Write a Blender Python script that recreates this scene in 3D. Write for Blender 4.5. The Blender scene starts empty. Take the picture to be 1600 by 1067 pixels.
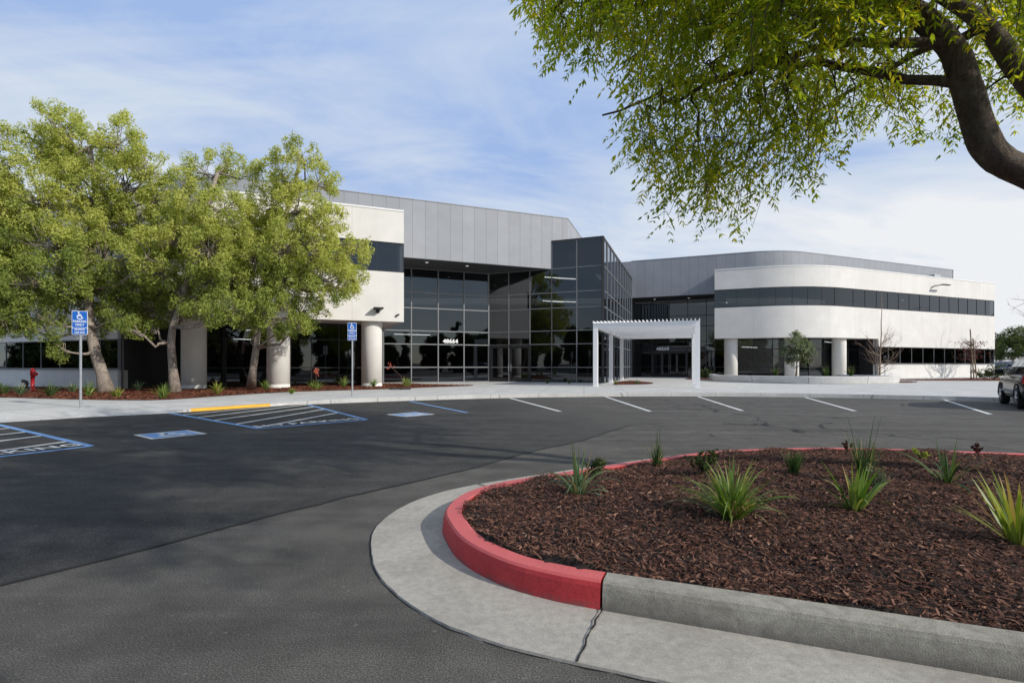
import bpy, math, random
import numpy as np
from mathutils import Vector, Matrix
from mathutils.geometry import tessellate_polygon

S = bpy.context.scene
COL = S.collection
R = math.radians
H = 1.28                      # eye height of the photographer above the asphalt

def at(px, py, z=0.0):
    """point of the level z seen at a pixel of the photograph (18 mm lens, level camera)"""
    Y = 800.0 * (H - z) / (py - 571.0)
    return ((px - 800.0) / 800.0 * Y, Y, z)

def atd(px, py, Y):
    return ((px - 800.0) / 800.0 * Y, Y, H + (571.0 - py) / 800.0 * Y)

# ------------------------------------------------------------------ materials
class NT:
    def __init__(self, name):
        self.m = bpy.data.materials.new(name); self.m.use_nodes = True
        self.t = self.m.node_tree; self.t.nodes.clear()
        self.out = self.t.nodes.new('ShaderNodeOutputMaterial')
    def n(self, typ, **kw):
        nd = self.t.nodes.new('ShaderNode' + typ)
        for k, v in kw.items():
            if k in nd.inputs: 
                try: nd.inputs[k].default_value = v
                except Exception: pass
            elif hasattr(nd, k): setattr(nd, k, v)
        return nd
    def l(self, a, b): self.t.links.new(a, b)
    def ramp(self, fac, stops, interp='LINEAR'):
        r = self.t.nodes.new('ShaderNodeValToRGB'); cr = r.color_ramp; cr.interpolation = interp
        while len(cr.elements) < len(stops): cr.elements.new(0.5)
        for e, (p, c) in zip(cr.elements, stops):
            e.position = p; e.color = (c[0], c[1], c[2], 1) if not isinstance(c, (int, float)) else (c, c, c, 1)
        self.l(fac, r.inputs[0]); return r.outputs[0]
    def noise(self, vec, scale, detail=4, rough=0.55, dist=0.0):
        nd = self.n('TexNoise'); nd.inputs['Scale'].default_value = scale; nd.inputs['Detail'].default_value = detail
        nd.inputs['Roughness'].default_value = rough; nd.inputs['Distortion'].default_value = dist
        if vec is not None: self.l(vec, nd.inputs['Vector'])
        return nd.outputs['Fac']
    def mix(self, fac, a, b, blend='MIX'):
        nd = self.t.nodes.new('ShaderNodeMix'); nd.data_type = 'RGBA'; nd.blend_type = blend
        for s, v in ((nd.inputs[0], fac), (nd.inputs[6], a), (nd.inputs[7], b)):
            if isinstance(v, (int, float)): s.default_value = v
            elif isinstance(v, tuple): s.default_value = (v[0], v[1], v[2], 1)
            else: self.l(v, s)
        return nd.outputs[2]
    def math(self, op, a, b=0.0, c=None):
        nd = self.n('Math', operation=op)
        for i, v in enumerate((a, b) if c is None else (a, b, c)):
            if isinstance(v, (int, float)): nd.inputs[i].default_value = v
            else: self.l(v, nd.inputs[i])
        return nd.outputs[0]
    def bsdf(self, color, rough=0.7, metallic=0.0, bump=None, bstr=0.3, bdist=0.02, spec=0.5):
        b = self.n('BsdfPrincipled')
        for key, v in (('Base Color', color), ('Roughness', rough), ('Metallic', metallic)):
            if isinstance(v, (int, float)): b.inputs[key].default_value = v
            elif isinstance(v, tuple): b.inputs[key].default_value = (v[0], v[1], v[2], 1)
            else: self.l(v, b.inputs[key])
        b.inputs['Specular IOR Level'].default_value = spec
        if bump is not None:
            bp = self.n('Bump'); bp.inputs['Strength'].default_value = bstr; bp.inputs['Distance'].default_value = bdist
            self.l(bump, bp.inputs['Height']); self.l(bp.outputs[0], b.inputs['Normal'])
        self.l(b.outputs[0], self.out.inputs[0]); return b
    def obj(self): return self.n('TexCoord').outputs['Object']

def mat_plain(name, c, rough=0.6, metallic=0.0, var=0.12, scale=6.0, bump=0.0, spec=0.5):
    t = NT(name); v = t.obj()
    f = t.noise(v, scale, 5)
    lo = tuple(x * (1 - var) for x in c); hi = tuple(min(1, x * (1 + var)) for x in c)
    col = t.ramp(f, [(0.3, lo), (0.7, hi)])
    t.bsdf(col, rough, metallic, t.noise(v, scale * 8, 3) if bump else None, bump, 0.01, spec)
    return t.m

def mat_asphalt(name, base, warm, cracks=False, stain=0.35, fade=None):
    t = NT(name); v = t.obj()
    big = t.noise(v, 0.35, 5, 0.6, 0.6)
    mid = t.noise(v, 3.0, 5, 0.6)
    mp = t.n('Mapping'); mp.inputs['Rotation'].default_value = (0, 0, R(55)); mp.inputs['Scale'].default_value = (0.25, 2.6, 1)
    t.l(v, mp.inputs[0])
    streak = t.noise(mp.outputs[0], 1.0, 5, 0.6, 0.4)
    fine = t.noise(v, 130.0, 3, 0.7)
    agg = t.n('TexVoronoi'); agg.inputs['Scale'].default_value = 70.0; t.l(v, agg.inputs['Vector'])
    c = t.mix(t.ramp(big, [(0.35, 0.0), (0.68, 1.0)]), base, tuple(x * (1 + stain) for x in warm))
    c = t.mix(t.math('MULTIPLY', t.ramp(streak, [(0.42, 0.0), (0.68, 1.0)]), 0.5), c, tuple(x * 1.7 for x in warm))
    c = t.mix(1.0, c, t.ramp(mid, [(0.3, 0.78), (0.7, 1.2)]), 'MULTIPLY')
    c = t.mix(1.0, c, t.ramp(fine, [(0.34, 0.30), (0.54, 1.0), (0.70, 2.0)]), 'MULTIPLY')
    stone = t.ramp(agg.outputs['Color'], [(0.90, 0.0), (0.97, 1.0)])
    c = t.mix(t.math('MULTIPLY', stone, 0.4), c, (0.24, 0.23, 0.21))
    oil = t.n('TexVoronoi', feature='F1'); oil.inputs['Scale'].default_value = 0.55; t.l(v, oil.inputs['Vector'])
    od = t.math('ADD', oil.outputs['Distance'], t.math('MULTIPLY', t.math('SUBTRACT', t.noise(v, 9.0, 5, 0.7), .5), .22))
    c = t.mix(t.ramp(od, [(0.03, 0.5), (0.13, 0.0)]), c, (0.018, 0.018, 0.018))
    h = fine
    if cracks:
        nz = t.n('TexNoise'); nz.inputs['Scale'].default_value = 0.9; nz.inputs['Detail'].default_value = 5; t.l(v, nz.inputs['Vector'])
        add = t.n('VectorMath', operation='MULTIPLY_ADD'); t.l(nz.outputs['Color'], add.inputs[0]); add.inputs[1].default_value = (1.6, 1.6, 0); t.l(v, add.inputs[2])
        vo = t.n('TexVoronoi', feature='DISTANCE_TO_EDGE'); vo.inputs['Scale'].default_value = 0.30; t.l(add.outputs[0], vo.inputs['Vector'])
        cr = t.ramp(vo.outputs['Distance'], [(0.0, 1.0), (0.006, 0.8), (0.012, 0.0)])
        msk = t.ramp(t.noise(v, 0.22, 2), [(0.48, 0.0), (0.56, 1.0)])
        c = t.mix(t.math('MULTIPLY', cr, msk), c, (0.012, 0.012, 0.012))
    if fade:
        sx = t.n('SeparateXYZ'); t.l(v, sx.inputs[0])
        d = t.math('ADD', t.math('MULTIPLY', t.math('SUBTRACT', sx.outputs[0], 2.9), .97), t.math('MULTIPLY', t.math('SUBTRACT', sx.outputs[1], 10.9), .23))
        d = t.math('ADD', d, t.math('MULTIPLY', t.math('SUBTRACT', t.noise(v, 0.8, 5, 0.6, 1.0), 0.5), 3.2))
        o = t.mix(1.0, t.mix(t.ramp(big, [(0.35, 0.0), (0.68, 1.0)]), fade, tuple(x * 1.2 for x in fade)), t.ramp(fine, [(0.30, 0.45), (0.55, 1.0), (0.75, 1.6)]), 'MULTIPLY')
        c = t.mix(t.ramp(t.math('MULTIPLY_ADD', d, .3, 1.1), [(0.25, 0.0), (1.0, 1.0)]), c, o)
    t.bsdf(c, 0.88, 0, h, 0.55, 0.006, 0.25)
    return t.m

def mat_concrete(name, lo, hi, joints=None, rough=0.85, bstr=0.25, grime=0.5, base=False):
    t = NT(name); v = t.obj()
    a = t.noise(v, 1.1, 6, 0.65, 0.4); b = t.noise(v, 22.0, 4, 0.7); f = t.noise(v, 160.0, 2, 0.6)
    c = t.ramp(a, [(0.3, lo), (0.7, hi)])
    c = t.mix(1.0, c, t.ramp(b, [(0.3, 0.82), (0.7, 1.12)]), 'MULTIPLY')
    c = t.mix(1.0, c, t.ramp(f, [(0.3, 0.8), (0.7, 1.15)]), 'MULTIPLY')
    st = t.ramp(t.noise(v, 2.7, 6, 0.7, 1.0), [(0.55, 0.0), (0.75, grime)])
    c = t.mix(st, c, tuple(x * 0.55 for x in lo))
    h = b
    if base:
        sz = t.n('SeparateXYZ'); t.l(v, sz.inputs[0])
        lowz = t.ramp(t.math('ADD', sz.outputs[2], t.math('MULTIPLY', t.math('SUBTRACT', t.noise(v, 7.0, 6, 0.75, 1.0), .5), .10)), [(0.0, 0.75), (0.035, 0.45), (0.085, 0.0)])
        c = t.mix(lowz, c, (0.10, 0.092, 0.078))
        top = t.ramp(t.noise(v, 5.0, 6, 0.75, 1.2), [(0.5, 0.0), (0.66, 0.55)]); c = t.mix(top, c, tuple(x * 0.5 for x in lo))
    if joints:
        br = t.n('TexBrick'); br.offset = 0.0; br.inputs['Scale'].default_value = 1.0
        br.inputs['Mortar Size'].default_value = 0.012; br.inputs['Brick Width'].default_value = joints[0]; br.inputs['Row Height'].default_value = joints[1]
        mp = t.n('Mapping'); mp.inputs['Rotation'].default_value = (0, 0, R(joints[2])); t.l(v, mp.inputs[0]); t.l(mp.outputs[0], br.inputs['Vector'])
        c = t.mix(t.math('MULTIPLY', br.outputs['Fac'], 0.6), c, tuple(x * 0.35 for x in lo))
    t.bsdf(c, rough, 0, f, bstr, 0.006, 0.3)
    return t.m

def mat_panel(name, c, width, rough, metallic, groove, var, streak=0.0, spec=0.4):
    """wall panels; the seams run every `width` metres along the wall (UV u = metres)"""
    t = NT(name)
    uv = t.n('TexCoord').outputs['UV']
    sx = t.n('SeparateXYZ'); t.l(uv, sx.inputs[0])
    u = t.math('DIVIDE', sx.outputs[0], width)
    fr = t.math('FRACT', u)
    d = t.math('ABSOLUTE', t.math('SUBTRACT', fr, 0.5))
    g = t.ramp(d, [(0.5 - groove / width, 0.0), (0.5 - groove / width * 0.4, 1.0)])
    wn = t.n('TexWhiteNoise', noise_dimensions='1D'); t.l(t.math('FLOOR', u), wn.inputs['W'])
    col = t.mix(wn.outputs['Value'], tuple(x * (1 - var) for x in c), tuple(min(.95, x * (1 + var)) for x in c))
    v = t.obj()
    col = t.mix(1.0, col, t.ramp(t.noise(v, 0.9, 6, 0.65), [(0.3, 0.93), (0.7, 1.05)]), 'MULTIPLY')
    if streak:
        mp = t.n('Mapping'); mp.inputs['Scale'].default_value = (1.6, 1.6, 0.12); t.l(v, mp.inputs[0])
        col = t.mix(t.math('MULTIPLY', t.ramp(t.noise(mp.outputs[0], 1.3, 6, 0.7), [(0.5, 0.0), (0.8, 1.0)]), streak), col, tuple(x * 0.6 for x in c))
    col = t.mix(t.math('MULTIPLY', g, 0.55), col, tuple(x * 0.25 for x in c))
    hgt = t.math('SUBTRACT', t.noise(v, 40.0, 3), t.math('MULTIPLY', g, 3.0))
    t.bsdf(col, rough, metallic, hgt, 0.18, 0.02, spec)
    return t.m

def mat_glass(name, base=0.075, tint=(0.065, 0.072, 0.08)):
    t = NT(name)
    lw = t.n('LayerWeight'); lw.inputs['Blend'].default_value = 0.5
    f = t.math('POWER', lw.outputs['Facing'], 4.0)
    fac = t.math('MULTIPLY_ADD', f, 0.85, base)
    tr = t.n('BsdfTransparent'); tr.inputs[0].default_value = (*tint, 1)
    gl = t.n('BsdfGlossy'); gl.inputs['Roughness'].default_value = 0.015; gl.inputs['Color'].default_value = (0.84, 0.91, 1.0, 1)
    bp = t.n('Bump'); bp.inputs['Strength'].default_value = 0.02; bp.inputs['Distance'].default_value = 0.05
    t.l(t.noise(t.obj(), 0.8, 1), bp.inputs['Height']); t.l(bp.outputs[0], gl.inputs['Normal'])
    mx = t.n('MixShader'); t.l(fac, mx.inputs[0]); t.l(tr.outputs[0], mx.inputs[1]); t.l(gl.outputs[0], mx.inputs[2])
    t.l(mx.outputs[0], t.out.inputs[0])
    return t.m

def mat_leaf(name, dark, mid, bright, trans=0.45, rough=0.55, dry=None):
    t = NT(name)
    at_ = t.n('Attribute', attribute_name='tint')
    col = t.ramp(at_.outputs['Fac'], [(0.0, dark), (0.5, mid), (1.0, bright)] if dry is None else [(0.0, dark), (0.45, mid), (0.88, bright), (1.0, dry)])
    b = t.n('BsdfPrincipled'); t.l(col, b.inputs['Base Color']); b.inputs['Roughness'].default_value = rough; b.inputs['Specular IOR Level'].default_value = 0.25
    tl = t.n('BsdfTranslucent'); t.l(t.mix(1.0, col, (1.25, 1.2, 0.5), 'MULTIPLY'), tl.inputs[0])
    mx = t.n('MixShader'); mx.inputs[0].default_value = trans
    t.l(b.outputs[0], mx.inputs[1]); t.l(tl.outputs[0], mx.inputs[2]); t.l(mx.outputs[0], t.out.inputs[0])
    return t.m

def mat_tint(name, stops, rough=0.9, spec=0.2):
    t = NT(name)
    at_ = t.n('Attribute', attribute_name='tint')
    t.bsdf(t.ramp(at_.outputs['Fac'], stops), rough, 0, None, spec=spec)
    return t.m

def mat_bark(name, lo, hi, scale=9.0):
    t = NT(name); v = t.obj()
    mp = t.n('Mapping'); mp.inputs['Scale'].default_value = (1, 1, 0.35); t.l(v, mp.inputs[0])
    f = t.noise(mp.outputs[0], scale, 7, 0.7, 0.8)
    c = t.ramp(f, [(0.32, lo), (0.66, hi)])
    mp2 = t.n('Mapping'); mp2.inputs['Scale'].default_value = (1, 1, 2.6); t.l(v, mp2.inputs[0])
    g = t.noise(mp2.outputs[0], scale * 1.2, 5, 0.7, 1.5); c = t.mix(t.ramp(g, [(0.58, 0.0), (0.64, 0.75)]), c, tuple(x * 0.45 for x in lo))
    t.bsdf(c, 0.9, 0, t.math('SUBTRACT', f, t.math('MULTIPLY', g, .5)), 1.0, 0.04, 0.2)
    return t.m

def mat_emit(name, c, s):
    t = NT(name); e = t.n('Emission'); e.inputs[0].default_value = (*c, 1); e.inputs[1].default_value = s
    t.l(e.outputs[0], t.out.inputs[0]); return t.m

M = {}
M['asphalt_old'] = mat_asphalt('worn_asphalt', (0.078, 0.073, 0.066), (0.092, 0.086, 0.077), True, 0.15)
M['asphalt_new'] = mat_asphalt('fresh_asphalt', (0.036, 0.035, 0.034), (0.056, 0.054, 0.050), False, 0.15, (0.082, 0.077, 0.069))
M['seam'] = mat_plain('asphalt_seam_tar', (0.012, 0.012, 0.012), 0.8)
M['walk'] = mat_concrete('pavement_concrete', (0.47, 0.46, 0.44), (0.62, 0.61, 0.585), (1.8, 1.8, 8), grime=0.25)
M['gutter'] = mat_concrete('gutter_concrete', (0.33, 0.305, 0.265), (0.47, 0.44, 0.39), None, grime=0.45)
M['kerb'] = mat_concrete('kerb_concrete', (0.29, 0.27, 0.225), (0.43, 0.405, 0.345), None, grime=0.6, bstr=0.5, base=True)
M['planter'] = mat_concrete('planter_concrete', (0.55, 0.54, 0.52), (0.68, 0.67, 0.65), None, grime=0.2)
M['soil'] = mat_plain('dark_soil', (0.022, 0.013, 0.010), 0.95, 0, 0.4, 12, 0.6)
M['soil_red'] = mat_plain('reddish_soil', (0.14, 0.055, 0.032), 0.95, 0, 0.5, 9, 0.6)
M['chips'] = mat_tint('bark_chips', [(0.0, (0.020, 0.010, 0.008)), (0.4, (0.135, 0.060, 0.040)), (0.75, (0.28, 0.145, 0.098)), (1.0, (0.44, 0.29, 0.21))])
M['chips_red'] = mat_tint('red_bark_chips', [(0.0, (0.07, 0.022, 0.013)), (0.5, (0.21, 0.075, 0.042)), (1.0, (0.36, 0.16, 0.095))])
M['plaster'] = mat_panel('white_plaster', (0.72, 0.70, 0.665), 3.05, 0.9, 0, 0.012, 0.02, 0.12, 0.2)
M['coping'] = mat_plain('white_coping', (0.78, 0.78, 0.77), 0.5, 0, 0.04)
M['fascia'] = mat_panel('grey_metal_panels', (0.31, 0.322, 0.347), 0.78, 0.5, 0.0, 0.016, 0.04, 0.0, 0.25)
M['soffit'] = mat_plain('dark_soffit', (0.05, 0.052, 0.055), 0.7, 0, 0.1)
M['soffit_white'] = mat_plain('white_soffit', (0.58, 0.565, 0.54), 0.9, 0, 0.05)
M['roof'] = mat_plain('roof_membrane', (0.35, 0.35, 0.35), 0.9)
M['inside'] = mat_plain('dim_interior', (0.10, 0.10, 0.10), 0.9)
M['glass'] = mat_glass('dark_reflective_glass')
M['mullion'] = mat_plain('dark_aluminium', (0.20, 0.205, 0.215), 0.45, 0.2, 0.08)
M['mullion_black'] = mat_plain('black_aluminium', (0.028, 0.028, 0.030), 0.4, 0.3, 0.08)
M['column'] = mat_plain('column_plaster', (0.73, 0.71, 0.67), 0.9, 0, 0.04, 2.0, 0.2)
M['strip'] = mat_emit('ceiling_strip_glow', (1.0, 0.95, 0.85), 10.0)
M['dot'] = mat_emit('downlight_glow', (1.0, 0.95, 0.88), 1.2)
M['white_paint'] = mat_plain('white_metal_paint', (0.88, 0.88, 0.89), 0.35, 0, 0.03)
M['number'] = mat_plain('white_number_paint', (0.85, 0.85, 0.85), 0.4, 0, 0.02)
def mat_roadpaint(name, c):
    t = NT(name); v = t.obj()
    f = t.noise(v, 60.0, 4, 0.75); g = t.noise(v, 3.0, 4, 0.7)
    col = t.mix(1.0, c, t.ramp(g, [(0.3, 0.85), (0.7, 1.05)]), 'MULTIPLY')
    col = t.mix(t.ramp(f, [(0.56, 0.0), (0.68, 0.65)]), col, (0.06, 0.06, 0.06))
    t.bsdf(col, 0.75, 0, f, 0.3, 0.004, 0.3); return t.m
M['line_white'] = mat_roadpaint('white_road_paint', (0.72, 0.72, 0.70))
M['line_blue'] = mat_roadpaint('blue_road_paint', (0.18, 0.34, 0.62))
M['line_yellow'] = mat_roadpaint('yellow_kerb_paint', (0.80, 0.43, 0.045))
def mat_redkerb():
    t = NT('red_kerb_paint'); v = t.obj()
    a = t.noise(v, 3.5, 6, 0.7, 0.5); b = t.noise(v, 70.0, 4, 0.7)
    c = t.ramp(a, [(0.3, (0.42, 0.028, 0.034)), (0.7, (0.58, 0.055, 0.06))])
    c = t.mix(1.0, c, t.ramp(b, [(0.3, 0.85), (0.7, 1.12)]), 'MULTIPLY')
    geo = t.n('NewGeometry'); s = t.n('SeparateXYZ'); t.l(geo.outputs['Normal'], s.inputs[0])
    fade = t.math('MULTIPLY', t.ramp(s.outputs[2], [(0.4, 0.0), (0.95, 1.0)]), 0.5)      # paler red where it faces up
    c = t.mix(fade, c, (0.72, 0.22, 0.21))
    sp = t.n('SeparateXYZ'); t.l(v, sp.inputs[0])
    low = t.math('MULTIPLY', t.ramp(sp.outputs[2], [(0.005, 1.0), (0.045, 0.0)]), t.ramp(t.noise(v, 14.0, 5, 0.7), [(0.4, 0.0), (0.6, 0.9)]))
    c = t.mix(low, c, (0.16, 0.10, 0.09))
    scf = t.ramp(t.noise(v, 9.0, 6, 0.8, 1.5), [(0.66, 0.0), (0.72, 0.7)])
    c = t.mix(t.math('MULTIPLY', scf, 0.7), c, (0.35, 0.27, 0.25))
    t.bsdf(c, 0.62, 0, b, 0.45, 0.006, 0.35); return t.m
M['red_kerb'] = mat_redkerb()
M['sign_blue'] = mat_plain('blue_sign_sheet', (0.012, 0.13, 0.52), 0.4, 0, 0.03)
M['sign_white'] = mat_plain('white_sign_sheet', (0.82, 0.83, 0.85), 0.4, 0, 0.02)
M['galv'] = mat_plain('galvanised_steel', (0.42, 0.44, 0.46), 0.45, 0.6, 0.12, 20)
M['hydrant_red'] = mat_plain('red_enamel', (0.50, 0.015, 0.02), 0.35, 0, 0.08)
M['iron'] = mat_plain('dark_iron', (0.05, 0.05, 0.05), 0.6, 0.5)
M['bark'] = mat_bark('grey_brown_bark', (0.15, 0.12, 0.10), (0.42, 0.36, 0.30))
M['bark_dark'] = mat_bark('dark_bark', (0.055, 0.042, 0.033), (0.20, 0.16, 0.13), 11.0)
M['bark_pale'] = mat_bark('pale_twig_bark', (0.22, 0.15, 0.11), (0.40, 0.30, 0.23))
M['bark_red'] = mat_bark('reddish_twig_bark', (0.09, 0.045, 0.04), (0.20, 0.11, 0.10))
M['stake'] = mat_bark('weathered_stake', (0.22, 0.17, 0.11), (0.40, 0.33, 0.24))
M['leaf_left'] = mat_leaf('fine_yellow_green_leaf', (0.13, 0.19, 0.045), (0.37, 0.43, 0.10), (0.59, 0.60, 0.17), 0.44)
M['leaf_over'] = mat_leaf('lance_leaf', (0.12, 0.20, 0.02), (0.35, 0.45, 0.035), (0.80, 0.66, 0.06), 0.6)
M['leaf_grey'] = mat_leaf('grey_green_leaf', (0.05, 0.075, 0.045), (0.13, 0.17, 0.10), (0.26, 0.29, 0.17), 0.3)
M['leaf_dark'] = mat_leaf('dark_green_leaf', (0.016, 0.032, 0.012), (0.045, 0.075, 0.022), (0.10, 0.13, 0.04), 0.3)
M['leaf_purple'] = mat_leaf('purple_leaf', (0.03, 0.010, 0.014), (0.09, 0.03, 0.035), (0.20, 0.08, 0.07), 0.3)
M['blade'] = mat_leaf('strap_leaf', (0.04, 0.10, 0.02), (0.12, 0.22, 0.04), (0.32, 0.40, 0.12), 0.35, 0.4, (0.42, 0.30, 0.14))
M['blade_dark'] = mat_leaf('dark_strap_leaf', (0.022, 0.055, 0.018), (0.06, 0.12, 0.035), (0.16, 0.22, 0.09), 0.3, 0.4, (0.42, 0.30, 0.14))
M['blade_blue'] = mat_leaf('blue_green_strap_leaf', (0.05, 0.10, 0.055), (0.11, 0.18, 0.10), (0.26, 0.32, 0.16), 0.3, 0.4, (0.42, 0.30, 0.14))
M['blade_lime'] = mat_leaf('lime_strap_leaf', (0.07, 0.15, 0.02), (0.19, 0.27, 0.04), (0.42, 0.44, 0.11), 0.4, 0.4, (0.42, 0.30, 0.14))
M['flower'] = mat_plain('red_flower', (0.45, 0.10, 0.06), 0.7)
M['car_grey'] = mat_plain('grey_brown_car_paint', (0.028, 0.027, 0.027), 0.2, 0.35, 0.03, 3)
M['car_navy'] = mat_plain('navy_car_paint', (0.02, 0.035, 0.08), 0.25, 0.5, 0.03, 3)
M['car_trim'] = mat_plain('grey_bumper_plastic', (0.11, 0.12, 0.14), 0.5, 0.1)
M['rubber'] = mat_plain('tyre_rubber', (0.018, 0.018, 0.019), 0.85)
M['alloy'] = mat_plain('alloy_rim', (0.55, 0.56, 0.58), 0.3, 0.9)
M['car_glass'] = mat_glass('car_glass', 0.06, (0.10, 0.105, 0.11))
M['tail'] = mat_plain('red_lamp_lens', (0.45, 0.008, 0.01), 0.15)
M['clay'] = mat_plain('clay_tile', (0.20, 0.07, 0.045), 0.8)
M['brick_far'] = mat_plain('brown_stucco', (0.16, 0.10, 0.08), 0.9)
M['stucco_far'] = mat_plain('pale_stucco', (0.60, 0.60, 0.60), 0.9)

# ------------------------------------------------------------------ mesh helpers
class MB:
    def __init__(self): self.v = []; self.f = []; self.uv = []; self.mi = []
    def add(self, vs, fs, uvs=None, mi=0):
        o = len(self.v); self.v += [tuple(p) for p in vs]
        for k, f in enumerate(fs):
            self.f.append(tuple(i + o for i in f)); self.uv.append(uvs[k] if uvs else [(0, 0)] * len(f)); self.mi.append(mi)
    def box(self, c, s, ax=(1, 0), tilt=None):
        """centre c, size s, first axis ax in plan"""
        l = math.hypot(*ax); a = Vector((ax[0] / l, ax[1] / l, 0)); b = Vector((-a.y, a.x, 0)); u = Vector((0, 0, 1)); c = Vector(c)
        vs = [c + a * (s[0] / 2 * i) + b * (s[1] / 2 * j) + u * (s[2] / 2 * k) for k in (-1, 1) for j in (-1, 1) for i in (-1, 1)]
        self.add(vs, [(0, 2, 3, 1), (4, 5, 7, 6), (0, 1, 5, 4), (2, 6, 7, 3), (0, 4, 6, 2), (1, 3, 7, 5)])
    def beam(self, p, q, w, h=None, up=(0, 0, 1)):
        p = Vector(p); q = Vector(q); d = (q - p).normalized(); up = Vector(up)
        if abs(d.dot(up)) > 0.98: up = Vector((1, 0, 0))
        s = d.cross(up).normalized(); t = s.cross(d); h = h or w
        vs = [e + s * (w / 2 * i) + t * (h / 2 * j) for e in (p, q) for (i, j) in ((-1, -1), (1, -1), (1, 1), (-1, 1))]
        self.add(vs, [(3, 2, 1, 0), (4, 5, 6, 7), (0, 1, 5, 4), (1, 2, 6, 5), (2, 3, 7, 6), (3, 0, 4, 7)])
    def tube(self, path, radii, n=8, cap=True):
        path = [Vector(p) for p in path]
        if isinstance(radii, (int, float)): radii = [radii] * len(path)
        ref = Vector((0.31, 0.17, 0.93)); rings = []
        d0 = (path[1] - path[0]).normalized()
        if abs(d0.dot(ref)) > 0.9: ref = Vector((0.9, 0.3, 0.1))
        s = d0.cross(ref).normalized(); o = len(self.v)
        for i, p in enumerate(path):
            d = (path[min(i + 1, len(path) - 1)] - path[max(i - 1, 0)]).normalized()
            s = (s - d * s.dot(d)).normalized(); t = d.cross(s)
            for k in range(n):
                a = 2 * math.pi * k / n
                self.v.append(tuple(p + (s * math.cos(a) + t * math.sin(a)) * radii[i]))
        def F(f): self.f.append(f); self.uv.append([(0, 0)] * len(f)); self.mi.append(0)
        for i in range(len(path) - 1):
            for k in range(n):
                F((o + i * n + k, o + i * n + (k + 1) % n, o + (i + 1) * n + (k + 1) % n, o + (i + 1) * n + k))
        if cap:
            F(tuple(o + k for k in reversed(range(n)))); F(tuple(o + (len(path) - 1) * n + k for k in range(n)))
    def lathe(self, prof, c=(0, 0, 0), n=24):
        o = len(self.v)
        for r, z in prof:
            for k in range(n):
                a = 2 * math.pi * k / n; self.v.append((c[0] + r * math.cos(a), c[1] + r * math.sin(a), c[2] + z))
        for i in range(len(prof) - 1):
            for k in range(n):
                self.f.append((o + i * n + k, o + i * n + (k + 1) % n, o + (i + 1) * n + (k + 1) % n, o + (i + 1) * n + k)); self.uv.append([(0, 0)] * 4); self.mi.append(0)
    def poly(self, pts, z, flip=False):
        """flat polygon (may be concave) at level z"""
        tr = tessellate_polygon([[Vector((p[0], p[1], 0)) for p in pts]])
        vs = [(p[0], p[1], z) for p in pts]; fs = []
        for a, b, c in tr:
            A, B, C_ = pts[a], pts[b], pts[c]
            cr = (B[0] - A[0]) * (C_[1] - A[1]) - (B[1] - A[1]) * (C_[0] - A[0])
            up = cr > 0
            fs.append((a, b, c) if up != flip else (c, b, a))
        self.add(vs, fs)
    def wall(self, path, z0, z1, thick, caps=True):
        """solid wall following a plan path (its front on the right-hand side of travel); u = metres along"""
        n = len(path); ins = offset(path, thick); s = [0]
        for i in range(1, n): s.append(s[-1] + math.dist(path[i], path[i - 1]))
        for i in range(n - 1):
            a, b, c, d = path[i], path[i + 1], ins[i + 1], ins[i]
            self.add([(*a, z0), (*b, z0), (*b, z1), (*a, z1)], [(0, 1, 2, 3)], [[(s[i], z0), (s[i + 1], z0), (s[i + 1], z1), (s[i], z1)]])
            self.add([(*d, z0), (*c, z0), (*c, z1), (*d, z1)], [(3, 2, 1, 0)])
            self.add([(*a, z1), (*b, z1), (*c, z1), (*d, z1)], [(0, 1, 2, 3)])
            self.add([(*a, z0), (*b, z0), (*c, z0), (*d, z0)], [(3, 2, 1, 0)])
        if caps:
            self.add([(*path[0], z0), (*ins[0], z0), (*ins[0], z1), (*path[0], z1)], [(3, 2, 1, 0)], [[(0.3, 0)] * 4])
            self.add([(*path[-1], z0), (*ins[-1], z0), (*ins[-1], z1), (*path[-1], z1)], [(0, 1, 2, 3)], [[(0.3, 0)] * 4])
    def build(self, name, mat, parent=None, smooth=False, bevel=0):
        me = bpy.data.meshes.new(name); me.from_pydata(self.v, [], self.f)
        uvl = me.uv_layers.new(name='UVMap')
        flat = [c for f in self.uv for p in f for c in p]
        if len(flat) == 2 * len(me.loops): uvl.data.foreach_set('uv', flat)
        me.materials.append(mat)
        if smooth: me.polygons.foreach_set('use_smooth', [True] * len(me.polygons))
        me.update()
        return link(name, me, parent, bevel)

def link(name, me, parent=None, bevel=0):
    o = bpy.data.objects.new(name, me); COL.objects.link(o)
    if parent is not None:
        o.parent = parent
        if parent.parent is None and parent.type == 'EMPTY':      # parts are modelled in place
            o.matrix_parent_inverse = Matrix.LocRotScale(parent.location, parent.rotation_euler, parent.scale).inverted()
    if bevel:
        b = o.modifiers.new('Bevel', 'BEVEL'); b.width = bevel; b.segments = 2; b.limit_method = 'ANGLE'; b.angle_limit = R(40)
    return o

def offset(path, d):
    """parallel path, d metres to the left of travel"""
    out = []
    for i, p in enumerate(path):
        def nrm(a, b):
            l = math.dist(a, b); return (-(b[1] - a[1]) / l, (b[0] - a[0]) / l)
        if i == 0: n = nrm(path[0], path[1]); k = 1
        elif i == len(path) - 1: n = nrm(path[-2], path[-1]); k = 1
        else:
            n1 = nrm(path[i - 1], p); n2 = nrm(p, path[i + 1]); n = (n1[0] + n2[0], n1[1] + n2[1]); l = math.hypot(*n); n = (n[0] / l, n[1] / l)
            k = 1 / max(0.4, n[0] * n1[0] + n[1] * n1[1])
        out.append((p[0] + n[0] * d * k, p[1] + n[1] * d * k))
    return out

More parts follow.
